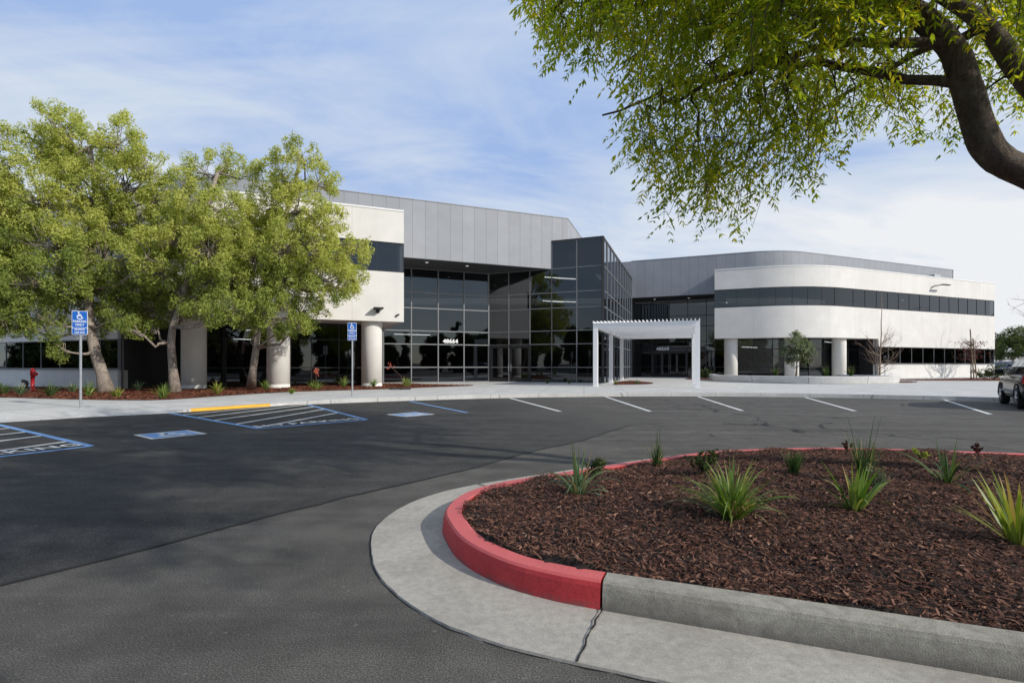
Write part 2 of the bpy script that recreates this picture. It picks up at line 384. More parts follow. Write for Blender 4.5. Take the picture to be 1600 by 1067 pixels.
def smooth_path(pts, step=0.12):
    """Catmull-Rom through plan points"""
    P = [np.array(p, float) for p in pts]; P = [2 * P[0] - P[1]] + P + [2 * P[-1] - P[-2]]; out = []
    for i in range(1, len(P) - 2):
        n = max(2, int(np.linalg.norm(P[i + 1] - P[i]) / step))
        for k in range(n):
            t = k / n
            q = 0.5 * ((2 * P[i]) + (-P[i - 1] + P[i + 1]) * t + (2 * P[i - 1] - 5 * P[i] + 4 * P[i + 1] - P[i + 2]) * t * t + (-P[i - 1] + 3 * P[i] - 3 * P[i + 1] + P[i + 2]) * t ** 3)
            out.append(tuple(q))
    out.append(tuple(P[-2])); return out

def np_mesh(name, V, F, mat, parent=None, tint=None, smooth=False):
    """V (n,3), F (m,4) arrays"""
    me = bpy.data.meshes.new(name); V = np.asarray(V, np.float32); F = np.asarray(F, np.int32)
    me.vertices.add(len(V)); me.vertices.foreach_set('co', V.ravel())
    me.loops.add(F.size); me.loops.foreach_set('vertex_index', F.ravel())
    me.polygons.add(len(F)); k = F.shape[1]
    me.polygons.foreach_set('loop_start', np.arange(0, F.size, k, dtype=np.int32))
    if tint is not None:
        a = me.attributes.new('tint', 'FLOAT', 'POINT'); a.data.foreach_set('value', np.asarray(tint, np.float32))
    me.update(calc_edges=True); me.validate()
    if smooth: me.polygons.foreach_set('use_smooth', np.ones(len(F), bool))
    me.materials.append(mat)
    return link(name, me, parent)

def tag(o, label=None, cat=None, group=None, kind=None):
    if label: o['label'] = label
    if cat: o['category'] = cat
    if group: o['group'] = group
    if kind: o['kind'] = kind
    return o

def thing(name, label, cat, loc=(0, 0, 0), group=None, rotz=0):
    o = bpy.data.objects.new(name, None); COL.objects.link(o); o.location = loc; o.rotation_euler = (0, 0, rotz); o.empty_display_size = 0.2
    return tag(o, label, cat, group)

def struct(o): o['kind'] = 'structure'; return o

def copy_tree(src, loc, rotz, label, scale=1.0, mats=None):
    def cp(o, par):
        c = o.copy(); COL.objects.link(c)
        if par is not None: c.parent = par
        for ch in o.children: cp(ch, c)
        return c
    r = cp(src, None); r.location = loc; r.rotation_euler = (0, 0, rotz); r.scale = (scale,) * 3
    r['label'] = label
    return r

def text_mesh(body, size, extrude=0.0, bold=0.0, xs=1.0, space=1.0):
    cu = bpy.data.curves.new('t', 'FONT'); cu.body = body; cu.size = size; cu.extrude = extrude; cu.offset = bold
    cu.align_x = 'CENTER'; cu.align_y = 'CENTER'; cu.space_character = space; cu.resolution_u = 3
    ob = bpy.data.objects.new('t', cu); COL.objects.link(ob)
    dg = bpy.context.evaluated_depsgraph_get(); me = bpy.data.meshes.new_from_object(ob.evaluated_get(dg))
    bpy.data.objects.remove(ob); bpy.data.curves.remove(cu)
    me.transform(Matrix.Diagonal((xs, 1, 1, 1)))
    return me

def frame(o, r, u):
    r = Vector(r).normalized(); u = Vector(u).normalized(); n = r.cross(u)
    return Matrix(((r.x, u.x, n.x, o[0]), (r.y, u.y, n.y, o[1]), (r.z, u.z, n.z, o[2]), (0, 0, 0, 1)))

def text_obj(name, body, size, mat, parent, o, r, u, extrude=0.0, bold=0.0, xs=1.0, space=1.0):
    me = text_mesh(body, size, extrude, bold, xs, space); me.transform(frame(o, r, u)); me.name = name
    me.materials.clear(); me.materials.append(mat)
    return link(name, me, parent)

def strokes(mb, fr, lines, w):
    """flat brush strokes in the plane of the frame fr"""
    for pts in lines:
        if len(pts) == 3 and pts[2] == 'disc':
            (cx, cy), r, _ = pts
            mb.add([fr @ Vector((cx + r * math.cos(a * math.pi / 10), cy + r * math.sin(a * math.pi / 10), 0)) for a in range(20)], [tuple(range(20))]); continue
        L = offset(pts, w / 2); Rr = offset(pts, -w / 2); n = len(pts)
        vs = [fr @ Vector((*p, 0)) for p in L] + [fr @ Vector((*p, 0)) for p in Rr]
        mb.add(vs, [(n + i, n + i + 1, i + 1, i) for i in range(n - 1)])

def wheelchair(s):
    arc = [(0.02 * s + 0.25 * s * math.cos(R(a)), -0.15 * s + 0.25 * s * math.sin(R(a))) for a in range(112, 342, 10)]
    return [[(-.09 * s, .36 * s), .085 * s, 'disc'], [(-.09 * s, .26 * s), (-.06 * s, -.03 * s), (.15 * s, -.03 * s), (.25 * s, -.29 * s), (.35 * s, -.25 * s)], [(-.08 * s, .11 * s), (.15 * s, .11 * s)], arc]

# ------------------------------------------------------------------ the ground
mb = MB(); mb.add([(-900, -900, 0), (900, -900, 0), (900, 900, 0), (-900, 900, 0)], [(0, 1, 2, 3)])
struct(mb.build('ground', M['asphalt_old']))

kerb_pts = [(-24, 2.5), (-17, 7.6), (-13.6, 10.0), (-11.5, 11.5), (-10.5, 12.7), (-9.2, 13.75), (-7.6, 16.1), (-6.7, 16.85), (-3.7, 18.6), (0, 20.25), (3.85, 21.1), (7.7, 21.3), (11.85, 20.65), (15.6, 19.1), (17.2, 18.1), (19.6, 16.35), (22.2, 14.4), (30, 8)]
kerb_path = smooth_path(kerb_pts, 0.5)
def kerb_h(x):
    if x < -9.2: return 0.012
    if x < -9.0: return 0.012 + (x + 9.2) / 0.2 * 0.068
    if x < -7.5: return 0.08
    if x < -6.0: return 0.08 + (x + 7.5) / 1.5 * 0.07
    return 0.15
mb = MB(); kb = MB(); yl = MB()
back1 = offset(kerb_path, 0.16); back2 = offset(kerb_path, 1.7); slope = offset(kerb_path, -0.02)
for i in range(len(kerb_path) - 1):
    q = [kerb_path[i], kerb_path[i + 1]]; z = [kerb_h(p[0]) for p in q]
    sl = slope[i], slope[i + 1]
    yellow = -9.15 < q[0][0] and q[1][0] < -7.45
    t_ = yl if yellow else kb
    t_.add([(*sl[0], 0), (*sl[1], 0), (*q[1], z[1]), (*q[0], z[0])], [(0, 1, 2, 3)])
    t_.add([(*q[0], z[0]), (*q[1], z[1]), (*back1[i + 1], z[1] + .002), (*back1[i], z[0] + .002)], [(0, 1, 2, 3)])
    mb.add([(*back1[i], z[0] + .002), (*back1[i + 1], z[1] + .002), (*back2[i + 1], 0.152), (*back2[i], 0.152)], [(0, 1, 2, 3)])
mb.poly(back2 + [(95, 8), (95, 110), (-95, 110), (-95, 2.5)], 0.152)
struct(mb.build('pavement', M['walk'])); struct(kb.build('kerb', M['walk'])); struct(yl.build('yellow_kerb', M['line_yellow']))

seam = smooth_path([(-7.0, -2.6), (-2.97, 2.97), (-2.09, 4.31), (-1.33, 5.31), (-.45, 6.44), (.36, 7.7), (1.07, 8.53), (1.9, 9.9), (2.5, 10.9)], 0.25)
rs = random.Random(4)
edge = seam + [(3.4, 11.4), (2.4, 16), (1.4, 20.9)]
mb = MB(); mb.poly(edge + [(-3.7, 18.9), (-6.6, 17.2), (-9.2, 14.0), (-11.5, 11.8), (-24, 2.8), (-26, -3)], 0.004)
struct(mb.build('fresh_asphalt', M['asphalt_new']))
mb = MB(); w = [0.012 + 0.014 * rs.random() for _ in seam]; jit = [(p[0] + rs.uniform(-.02, .02), p[1] + rs.uniform(-.02, .02)) for p in seam]
A = [offset(jit, x)[i] for i, x in enumerate(w)]; B = [offset(jit, -x)[i] for i, x in enumerate(w)]
for i in range(len(jit) - 1): mb.add([(*B[i], .007), (*B[i + 1], .007), (*A[i + 1], .007), (*A[i], .007)], [(0, 1, 2, 3)])
struct(mb.build('asphalt_seam', M['seam']))

# painted marks
def line_mark(name, p, q, w, mat, z=0.008):
    m = MB(); L = offset([p, q], w / 2); Rr = offset([p, q], -w / 2)
    m.add([(*Rr[0], z), (*Rr[1], z), (*L[1], z), (*L[0], z)], [(0, 1, 2, 3)])
    return struct(m.build(name, mat))
W2 = lambda px, py: at(px, py)[:2]
for a, b in (((797, 622.2), (875, 643)), ((946, 620), (1016, 643)), ((1090, 619.6), (1160, 642)), ((1258, 621), (1336, 642.5)), ((1475, 624.8), (1547, 647.5))):
    line_mark('parking_line', W2(*a), W2(*b), 0.11, M['line_white'])
line_mark('blue_parking_line', W2(640, 627), W2(730, 645), 0.11, M['line_blue'])

def hatch_zone(fl, nl, nr, fr, fracs, txt=True):
    """access aisle: blue border, white diagonals, lettering along the near edge"""
    fl, nl, nr, fr = [np.array(p) for p in (fl, nl, nr, fr)]
    m = MB()
    def seg(mm, p, q, w, z):
        L = offset([tuple(p), tuple(q)], w / 2); Rr = offset([tuple(p), tuple(q)], -w / 2)
        mm.add([(*Rr[0], z), (*Rr[1], z), (*L[1], z), (*L[0], z)], [(0, 1, 2, 3)])
    seg(m, fl, nl, 0.11, .0085); seg(m, nl, nr, 0.11, .0080); seg(m, nr, fr, 0.11, .0085)
    struct(m.build('blue_aisle_border', M['line_blue']))
    h = MB()
    for a, b in fracs:
        seg(h, fl + (nl - fl) * a, fr + (nr - fr) * b, 0.10, .0072)
    struct(h.build('white_aisle_stripes', M['line_white']))
    u = (nr - nl) / np.linalg.norm(nr - nl); v = np.array((-u[1], u[0]))
    c = nl + (nr - nl) * 0.5 + v * 0.36
    o = text_obj('pavement_lettering', 'NO PARKING', 0.46, M['line_white'], None, (c[0], c[1], 0.011), (u[0], u[1], 0), (v[0], v[1], 0), 0, 0.011, 0.78, 1.1)
    struct(o)
hatch_zone((-9.2, 13.75), (-5.12, 10.35), (-3.42, 12.05), (-6.62, 16.6), [(0.16, -0.12), (0.36, -0.02), (0.55, 0.16), (0.78, 0.36), (0.97, 0.60), ])
hatch_zone((-12.6, 9.3), (-7.75, 6.05), (-6.66, 8.1), (-11.1, 11.05), [(0.1, 0.0), (0.32, 0.2), (0.54, 0.40), (0.74, 0.58), (0.95, 0.82)])
def pad(c, u):
    u = np.array(u) / np.linalg.norm(u); v = np.array((-u[1], u[0])); s = 0.45
    def q(mm, s, z, s2=None):
        mm.add([(c[0] + u[0] * a + v[0] * b, c[1] + u[1] * a + v[1] * b, z) for a, b in ((-s, -s), (s, -s), (s, s), (-s, s))], [(0, 1, 2, 3)])
    m = MB(); q(m, s, .0080); struct(m.build('white_symbol_border', M['line_white']))
    m = MB(); q(m, s - .07, .0110); struct(m.build('blue_symbol_square', M['line_blue']))
    m = MB(); strokes(m, frame((c[0], c[1], .0145), (u[0], u[1], 0), (v[0], v[1], 0)), wheelchair(0.78), 0.09); struct(m.build('wheelchair_symbol', M['line_white']))
pad((-6.32, 9.48), (.55, .72)); pad((-2.64, 13.35), (.68, .72))

# ------------------------------------------------------------------ the island in front
isl_pts = [(9.5, -0.78), (6.0, 0.56), (4.0, 1.325), (2.06, 2.064), (1.2, 2.393), (0.47, 2.67), (.166, 2.81), (-.079, 2.99), (-.325, 3.31), (-.47, 3.68), (-.545, 4.05), (-.46, 4.52), (-.22, 4.9), (.17, 5.22), (.62, 5.53), (1.07, 5.84), (1.58, 6.17), (2.31, 6.62), (3.05, 6.92), (4.13, 7.08), (4.97, 7.02), (5.7, 6.85), (6.42, 6.68), (8.2, 6.2), (10.5, 5.3), (13, 3.9)]
isl = smooth_path(isl_pts, 0.06)          # clockwise seen from above: the bed is on the right of travel
def ring(path, prof):
    """sweep the profile [(inward distance, z)] along the path"""
    m = MB(); rows = [offset(path, -d) for d, z in prof]; n = len(path)
    for j, (d, z) in enumerate(prof):
        m.v += [(*p, z) for p in rows[j]]
    for j in range(len(prof) - 1):
        for i in range(n - 1):
            m.f.append((j * n + i, (j + 1) * n + i, (j + 1) * n + i + 1, j * n + i + 1)[::-1]); m.uv.append([(0, 0)] * 4); m.mi.append(0)
    for i in (0, n - 1):
        f = tuple(j * n + i for j in range(len(prof))); m.f.append(f if i else f[::-1]); m.uv.append([(0, 0)] * len(f)); m.mi.append(0)
    return m
prof = [(0.0, 0.0), (0.012, 0.115), (0.020, 0.138), (0.036, 0.150), (0.135, 0.152), (0.150, 0.147), (0.155, 0.08)]
k0 = min(range(len(isl)), key=lambda i: math.dist(isl[i], (0.47, 2.67)))
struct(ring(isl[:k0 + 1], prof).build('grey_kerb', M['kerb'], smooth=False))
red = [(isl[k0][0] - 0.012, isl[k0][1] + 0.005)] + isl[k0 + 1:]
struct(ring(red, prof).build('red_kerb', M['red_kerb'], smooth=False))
gut_out = offset(isl, 0.50)
m = MB()
rg = random.Random(9)
wob = [rg.uniform(-.006, .006) for _ in isl]
go = [offset(isl, 0.50)[0]] * 0
nrmo = offset(isl, 0.52)
for i in range(len(isl) - 1):
    def P(j, fr_, z): 
        a = isl[j]; b = nrmo[j]; t = fr_ + (wob[j] if fr_ > .9 else 0); return (a[0] + (b[0] - a[0]) * t, a[1] + (b[1] - a[1]) * t, z)
    m.add([P(i, -.04, .004), P(i + 1, -.04, .004), P(i + 1, 1, .014), P(i, 1, .014)], [(3, 2, 1, 0)])
    m.add([P(i, 1, .014), P(i + 1, 1, .014), P(i + 1, 1.012, -.01), P(i, 1.012, -.01)], [(3, 2, 1, 0)])
struct(m.build('gutter', M['gutter']))
m = MB()                                      # expansion joint and the tar line at the gutter's edge
a = isl[k0]; b = nrmo[k0]
d = np.array(b) - np.array(a); pr = np.array((-d[1], d[0])) / np.linalg.norm(d)
zig = [np.array(a) + d * t + pr * rg.uniform(-.006, .006) for t in np.linspace(-.02, 1.0, 12)]
for i in range(11):
    w_ = 0.003 + 0.003 * rg.random()
    m.add([(*(zig[i] - pr * w_), .0175), (*(zig[i] + pr * w_), .0175), (*(zig[i + 1] + pr * w_), .0175), (*(zig[i + 1] - pr * w_), .0175)], [(0, 1, 2, 3)])
k2 = min(range(len(isl)), key=lambda i: math.dist(isl[i], (-.05, 5.1)))
for kk in (k2,):
    a = np.array(isl[kk]); b = np.array(nrmo[kk]); d = b - a; pr = np.array((-d[1], d[0])) / np.linalg.norm(d)
    m.add([(*(a - pr * .006), .0175), (*(a + pr * .006), .0175), (*(b + pr * .006), .0175), (*(b - pr * .006), .0175)], [(0, 1, 2, 3)])
for i in range(len(isl) - 1):
    w1 = 0.008 + 0.008 * math.sin(i * 1.7) * math.sin(i * .31); 
    p0 = np.array(nrmo[i]); p1 = np.array(nrmo[i + 1]); n0 = p0 - np.array(isl[i]); n0 /= np.linalg.norm(n0); n1 = p1 - np.array(isl[i + 1]); n1 /= np.linalg.norm(n1)
    w2 = 0.008 + 0.008 * math.sin((i + 1) * 1.7) * math.sin((i + 1) * .31)
    m.add([(*(p0 - n0 * .002), .0025), (*(p1 - n1 * .002), .0025), (*(p1 + n1 * w2), .0025), (*(p0 + n0 * w1), .0025)], [(3, 2, 1, 0)])
struct(m.build('gutter_joint', M['seam']))

inner = offset(isl, -0.150)
def inside(poly, x, y):
    """vectorised point-in-polygon"""
    c = np.zeros(len(x), bool); n = len(poly)
    for i in range(n):
        x0, y0 = poly[i]; x1, y1 = poly[i - 1]
        if y0 == y1: continue
        t = ((y0 > y) != (y1 > y)) & (x < (x1 - x0) * (y - y0) / (y1 - y0) + x0); c ^= t
    return c
bedpoly = inner[::3] + [(13.5, 3.3), (10, -.8)]
def bed_z(x, y):
    """gently mounded surface of the island bed"""
    d = np.full(np.shape(x), 9.0)
    for p in bedpoly[::4]: d = np.minimum(d, np.hypot(x - p[0], y - p[1]))
    h = 0.125 + 0.10 * (1 - np.exp(-d / 0.7))
    return h + 0.018 * np.sin(x * 3.1 + 1) * np.sin(y * 2.7) + 0.010 * np.sin(x * 7.3) * np.cos(y * 8.1 + 2)
gx, gy = np.meshgrid(np.arange(-.6, 13.2, .09), np.arange(-1, 7.4, .09), indexing='ij')
gz = bed_z(gx.ravel(), gy.ravel()); ins = inside(bedpoly, gx.ravel(), gy.ravel())
# outside points are pulled under the kerb
V = np.stack([gx.ravel(), gy.ravel(), np.where(ins, gz, 0.10)], 1); nx, ny = gx.shape
ID = np.arange(nx * ny).reshape(nx, ny); Fq = np.stack([ID[:-1, :-1], ID[1:, :-1], ID[1:, 1:], ID[:-1, 1:]], -1).reshape(-1, 4)
keep = ins[Fq].sum(1) >= 1
outer_ok = inside(offset(isl, -0.02)[::3] + [(13.5, 3.3), (10, -.8)], V[:, 0], V[:, 1])
keep &= outer_ok[Fq].all(1)
struct(np_mesh('planting_bed', V, Fq[keep], M['soil']))

def chips(name, pts, rng, l0, l1, mat, zf, tmin=0.0):
    """loose wood chips: thin bent slivers lying on the bed"""
    n = len(pts); L = l0 * (l1 / l0) ** rng.random(n); W_ = L * rng.uniform(.14, .34, n); yaw = rng.uniform(0, 2 * math.pi, n)
    d = np.stack([np.cos(yaw), np.sin(yaw), rng.normal(0, .28, n)], 1); d /= np.linalg.norm(d, axis=1)[:, None]
    up = np.stack([rng.normal(0, .35, n), rng.normal(0, .35, n), np.ones(n)], 1); s = np.cross(d, up); s /= np.linalg.norm(s, axis=1)[:, None]
    nn = np.cross(s, d)
    c = np.stack([pts[:, 0], pts[:, 1], zf + rng.uniform(.002, .02, n)], 1)
    hl = (d.T * L / 2).T; hw = (s.T * W_ / 2).T; bend = (nn.T * L * rng.uniform(-.02, .10, n)).T
    a = c - hl - hw * .6; b = c - hl + hw * .6; e = c + hl + hw * .5; f = c + hl - hw * .5
    g = c - hw + bend; h = c + hw + bend
    V = np.stack([a, b, g, h, f, e], 1).reshape(-1, 3); k = np.arange(n)[:, None] * 6
    F = np.concatenate([k + [0, 2, 3, 1], k + [2, 4, 5, 3]], 0)
    t = np.clip(rng.beta(1.8, 3.2, n) + tmin, 0, 1); 
    o = np_mesh(name, V, F, mat, None, np.repeat(t, 6)); o['kind'] = 'stuff'
    return o
rng = np.random.default_rng(5)
N = 540000
# denser where the bed is close to the viewer
yy = 0.2 + 7.0 * rng.random(N) ** 1.45; xx = rng.uniform(-.5, 10.5, N)
ok = inside(bedpoly, xx, yy) & (xx < 1.12 * yy + 2.2); p = np.stack([xx[ok], yy[ok]], 1)
tag(chips('bark_mulch', p, rng, .011, .054, M['chips'], bed_z(p[:, 0], p[:, 1])), 'dark brown shredded bark mulch filling the kerbed island', 'mulch')

# beds by the building
def bed(name, pts, mat, h=0.05, n=9000, l0=.05, l1=.16, label='', z=0.155):
    P_ = smooth_path(pts + [pts[0]], 0.4)[:-1]
    xs = [p[0] for p in P_]; ys = [p[1] for p in P_]
    m = MB(); m.poly(P_, z + .012)
    for i in range(len(P_)):
        a, b = P_[i], P_[(i + 1) % len(P_)]
    struct(m.build(name, mat))
    x = rng.uniform(min(xs), max(xs), n * 3); y = rng.uniform(min(ys), max(ys), n * 3); ok = inside(P_, x, y)
    q = np.stack([x[ok], y[ok]], 1)[:n]
    return tag(chips('red_bark_mulch', q, rng, l0, l1, M['chips_red'], np.full(len(q), z + .018 + 0.0)), label, 'mulch')
bed('planting_bed', [(-30, 19), (-22.5, 18.3), (-18.1, 18.0), (-14.6, 17.0), (-12.4, 16.6), (-11.3, 16.9), (-10.6, 19.2), (-9.4, 21.8), (-6.1, 24.4), (-3.4, 27.3), (-2.2, 28.8), (-4.5, 30.0), (-7.6, 31.5), (-10, 28.6), (-13, 26.6), (-17, 26.2), (-24, 27.2)], M['soil_red'], n=42000, label='reddish bark mulch around the trees along the left wing')
bed('planting_bed', [(5.9, 30.0), (7.0, 30.2), (8.2, 30.9), (8.9, 32.2), (9.0, 34.5), (8.6, 37), (7.2, 34.5)], M['soil_red'], n=1800, label='reddish bark mulch in the small bed beside the pergola')
bed('planting_bed', [(24.6, 33.9), (25.6, 33.3), (27.2, 34.4), (27.6, 35.3), (25.8, 35.6)], M['soil_red'], n=500, label='reddish bark mulch patch at the end of the planter')
bed('planting_bed', [(27.5, 39.6), (31, 38.2), (36, 37.4), (42, 37.0), (50, 38), (52, 46), (44, 46.6), (36, 43.2), (31, 41.0)], M['soil_red'], n=3500, label='reddish bark mulch in the bed before the right wing')
bed('planting_bed', [(16.2, 46.6), (14.6, 43.0), (14.2, 41.0), (16, 39), (17.5, 40.5), (17.6, 42)], M['soil_red'], n=600, label='reddish bark mulch strip left of the planter')

# ------------------------------------------------------------------ the office building
B_ = thing('office_building', 'two storey white and grey office building with dark reflective glass and curved wings', 'building', (3, 34, 0.15))
c1, s1 = math.cos(R(22.5)), math.sin(R(22.5))
nA = (-s1, c1); nB = (s1, c1)
def isect(cA, cB):  # nA.p = cA, nB.p = cB
    Y = (cA + cB) / (2 * c1); X = (cB - cA) / (2 * s1); return (X, Y)
def fillet(P0, C, P1, r, seg=28):
    P0, C, P1 = map(np.array, (P0, C, P1)); d0 = (P0 - C) / np.linalg.norm(P0 - C); d1 = (P1 - C) / np.linalg.norm(P1 - C)
    turn = math.pi - math.acos(np.clip(d0 @ d1, -1, 1)); T = r * math.tan(turn / 2)
    a, b = C + d0 * T, C + d1 * T; bis = (d0 + d1) / np.linalg.norm(d0 + d1); O = C + bis * r / math.cos(turn / 2)
    t0 = math.atan2(*(a - O)[::-1]); t1 = math.atan2(*(b - O)[::-1]); dt = (t1 - t0 + math.pi) % (2 * math.pi) - math.pi
    return [tuple(P0)] + [tuple(O + r * np.array((math.cos(t0 + dt * k / seg), math.sin(t0 + dt * k / seg)))) for k in range(seg + 1)] + [tuple(P1)]
def on(n, c, X): return (X, (c - n[0] * X) / n[1])

ZS, W0, W1, ZP, ZF, ZT = 3.59, 6.20, 7.76, 9.43, 7.72, 11.2
LC, LB = 27.35, 15.26          # left wing: face towards the entrance, face towards the left
RB, RC = 47.3, 28.9            # right wing
E = on(nA, LC, -5.75)
left = fillet(on(nB, LB, -48), isect(LC, LB), E, 9.0)
right = fillet(on(nB, RB, 17.4), isect(RC, RB), on(nA, RC, 48.4), 9.0)
plant_l = fillet(on(nB, LB + 3.2, -48), isect(30.6, LB + 3.2), on(nA, 30.6, 3.77), 6.0)
plant_r = fillet((11.4, on(nB, 49.5, 11.4)[1]), isect(31.7, 49.5), on(nA, 31.7, 46.0), 6.5)
def strip_between(m, A, Bp, z, down=False, t=0.08):
    for i in range(len(A) - 1):
        vs = [(*A[i], z), (*A[i + 1], z), (*Bp[i + 1], z), (*Bp[i], z)]
        vs += [(x, y, z + t) for x, y, _ in vs]
        m.add(vs, [(3, 2, 1, 0), (4, 5, 6, 7)])

def densify(path, step):
    out = []
    for a, b in zip(path[:-1], path[1:]):
        n = max(1, int(round(math.dist(a, b) / step)))
        out += [(a[0] + (b[0] - a[0]) * k / n, a[1] + (b[1] - a[1]) * k / n) for k in range(n)]
    return out + [path[-1]]
def respace(path, step):
    L = [0]
    for a, b in zip(path[:-1], path[1:]): L.append(L[-1] + math.dist(a, b))
    n = max(1, round(L[-1] / step)); out = []; j = 0
    for k in range(n + 1):
        d = L[-1] * k / n
        while j < len(L) - 2 and L[j + 1] < d: j += 1
        t = (d - L[j]) / (L[j + 1] - L[j]); a, b = path[j], path[j + 1]; out.append((a[0] + (b[0] - a[0]) * t, a[1] + (b[1] - a[1]) * t))
    return out

def wing(path, plant, split_x, left_side):
    """upper storeys of a wing on its columns"""
    for z0, z1, nm in ((ZS, W0, 'spandrel_wall'), (W1, ZP, 'parapet_wall')):
        m = MB(); m.wall(path, z0, z1, 0.32); m.build(nm, M['plaster'], B_)
    m = MB(); m.wall(offset(path, -0.03), ZP, ZP + 0.085, 0.42); m.build('coping', M['coping'], B_)
    g = MB(); dp = densify(offset(path, 0.07), 1.5)
    # ribbon window: each light a flat pane
    for a, b in zip(dp[:-1], dp[1:]):
        g.add([(*a, W0), (*b, W0), (*b, W1), (*a, W1)], [(0, 1, 2, 3)])
    win = g.build('ribbon_window', M['glass'], B_)
    f = MB()
    for z in (W0 + 0.025, W1 - 0.025): f.wall(offset(path, 0.045), z - 0.025, z + 0.025, 0.08)
    acc = 0; last = None
    for i, p in enumerate(dp):
        if last is None or math.dist(p, last) > 1.25:
            q = dp[min(i + 1, len(dp) - 1)]; q0 = dp[max(i - 1, 0)]
            f.box((p[0], p[1], (W0 + W1) / 2), (0.022, 0.05, W1 - W0), (q[0] - q0[0], q[1] - q0[1])); last = p
    f.build('window_frame', M['mullion_black'], win)
    # soffit, roof, floor
    inn = offset(path, 4.6)
    m = MB(); strip_between(m, offset(path, 0.33), inn, ZS + 0.004); m.build('soffit', M['soffit_white'], B_)
    m = MB(); strip_between(m, offset(path, 0.33), offset(path, 9), 6.0 - 2.1, t=.15); m.build('floor_slab', M['inside'], B_)
    m = MB(); strip_between(m, offset(path, 0.33), plant, 8.9, t=0.1); m.build('roof', M['roof'], B_)
    m = MB(); strip_between(m, offset(path, 0.33), offset(path, 7), 7.9, t=0.1); m.build('ceiling', M['inside'], B_)
pl_end = plant_l[:-1] + [(E[0] + nA[0] * (30.6 - LC), E[1] + nA[1] * (30.6 - LC))]
pr_beg = [(right[0][0] + nB[0] * 2.2, right[0][1] + nB[1] * 2.2)] + plant_r[1:]
wing(left, pl_end, -18.4, True); wing(right, pr_beg, 31.6, False)

def end_wall(p, n, depth, z0, z1, nm='end_wall', sgn=1):
    m = MB(); q = (p[0] + n[0] * depth, p[1] + n[1] * depth)
    m.wall([p, q] if sgn > 0 else [q, p], z0, z1, 0.3); return m.build(nm, M['plaster'], B_)
# returns of the wings where they stop at the entrances, and the far end of the right wing
e0 = (left[-1][0] + nA[0] * .33, left[-1][1] + nA[1] * .33)
end_wall(e0, nA, 6.3, ZS, ZP)
r0 = (right[0][0] + nB[0] * .33, right[0][1] + nB[1] * .33)
end_wall(r0, nB, 5.3, ZS, ZP, sgn=-1)
r1 = (right[-1][0] + nA[0] * .33, right[-1][1] + nA[1] * .33)
end_wall(r1, nA, 22, 0.15, ZP)

def lower_wall(path, zs0, zs1, soff=0.0):
    """ground-floor wall with its ribbon window, flush under the spandrel"""
    m = MB(); m.wall(path, 0.12, zs0, 0.30); m.wall(path, zs1, ZS, 0.30); m.build('ground_floor_wall', M['plaster'], B_)
    m = MB(); m.wall(offset(path, -0.04), zs0 - 0.001, zs0 + 0.05, 0.2); m.build('window_sill', M['mullion'], B_)
    dp = densify(offset(path, 0.08), 1.7); g = MB()
    for a, b in zip(dp[:-1], dp[1:]): g.add([(*a, zs0), (*b, zs0), (*b, zs1), (*a, zs1)], [(0, 1, 2, 3)])
    w = g.build('ribbon_window', M['glass'], B_); f = MB()
    for p in dp: f.box((p[0], p[1], (zs0 + zs1) / 2), (0.03, 0.06, zs1 - zs0), (path[-1][0] - path[0][0], path[-1][1] - path[0][1]))
    for z in (zs0 + .075, zs1 - .02): f.wall(offset(path, 0.05), z - .02, z + .02, .06)
    f.build('window_frame', M['mullion'], w)
lower_wall([left[0], on(nB, LB, -18.45)], 1.05, 2.55)
i_r = [p for p in right if p[0] > 31.6]
lower_wall([on(nA, RC, 31.6), on(nA, RC, 48.4)], 1.38, 2.92)
# jamb walls back to the recessed glazing
m = MB(); p = on(nB, LB, -18.45); m.wall([p, (p[0] + nB[0] * 2.6, p[1] + nB[1] * 2.6)], 0.12, ZS, 0.25); m.build('jamb_wall', M['mullion_black'], B_)
m = MB(); p = on(nA, RC, 31.6); m.wall([(p[0] + nA[0] * 1.6, p[1] + nA[1] * 1.6), p], 0.12, ZS, 0.25); m.build('jamb_wall', M['mullion_black'], B_)

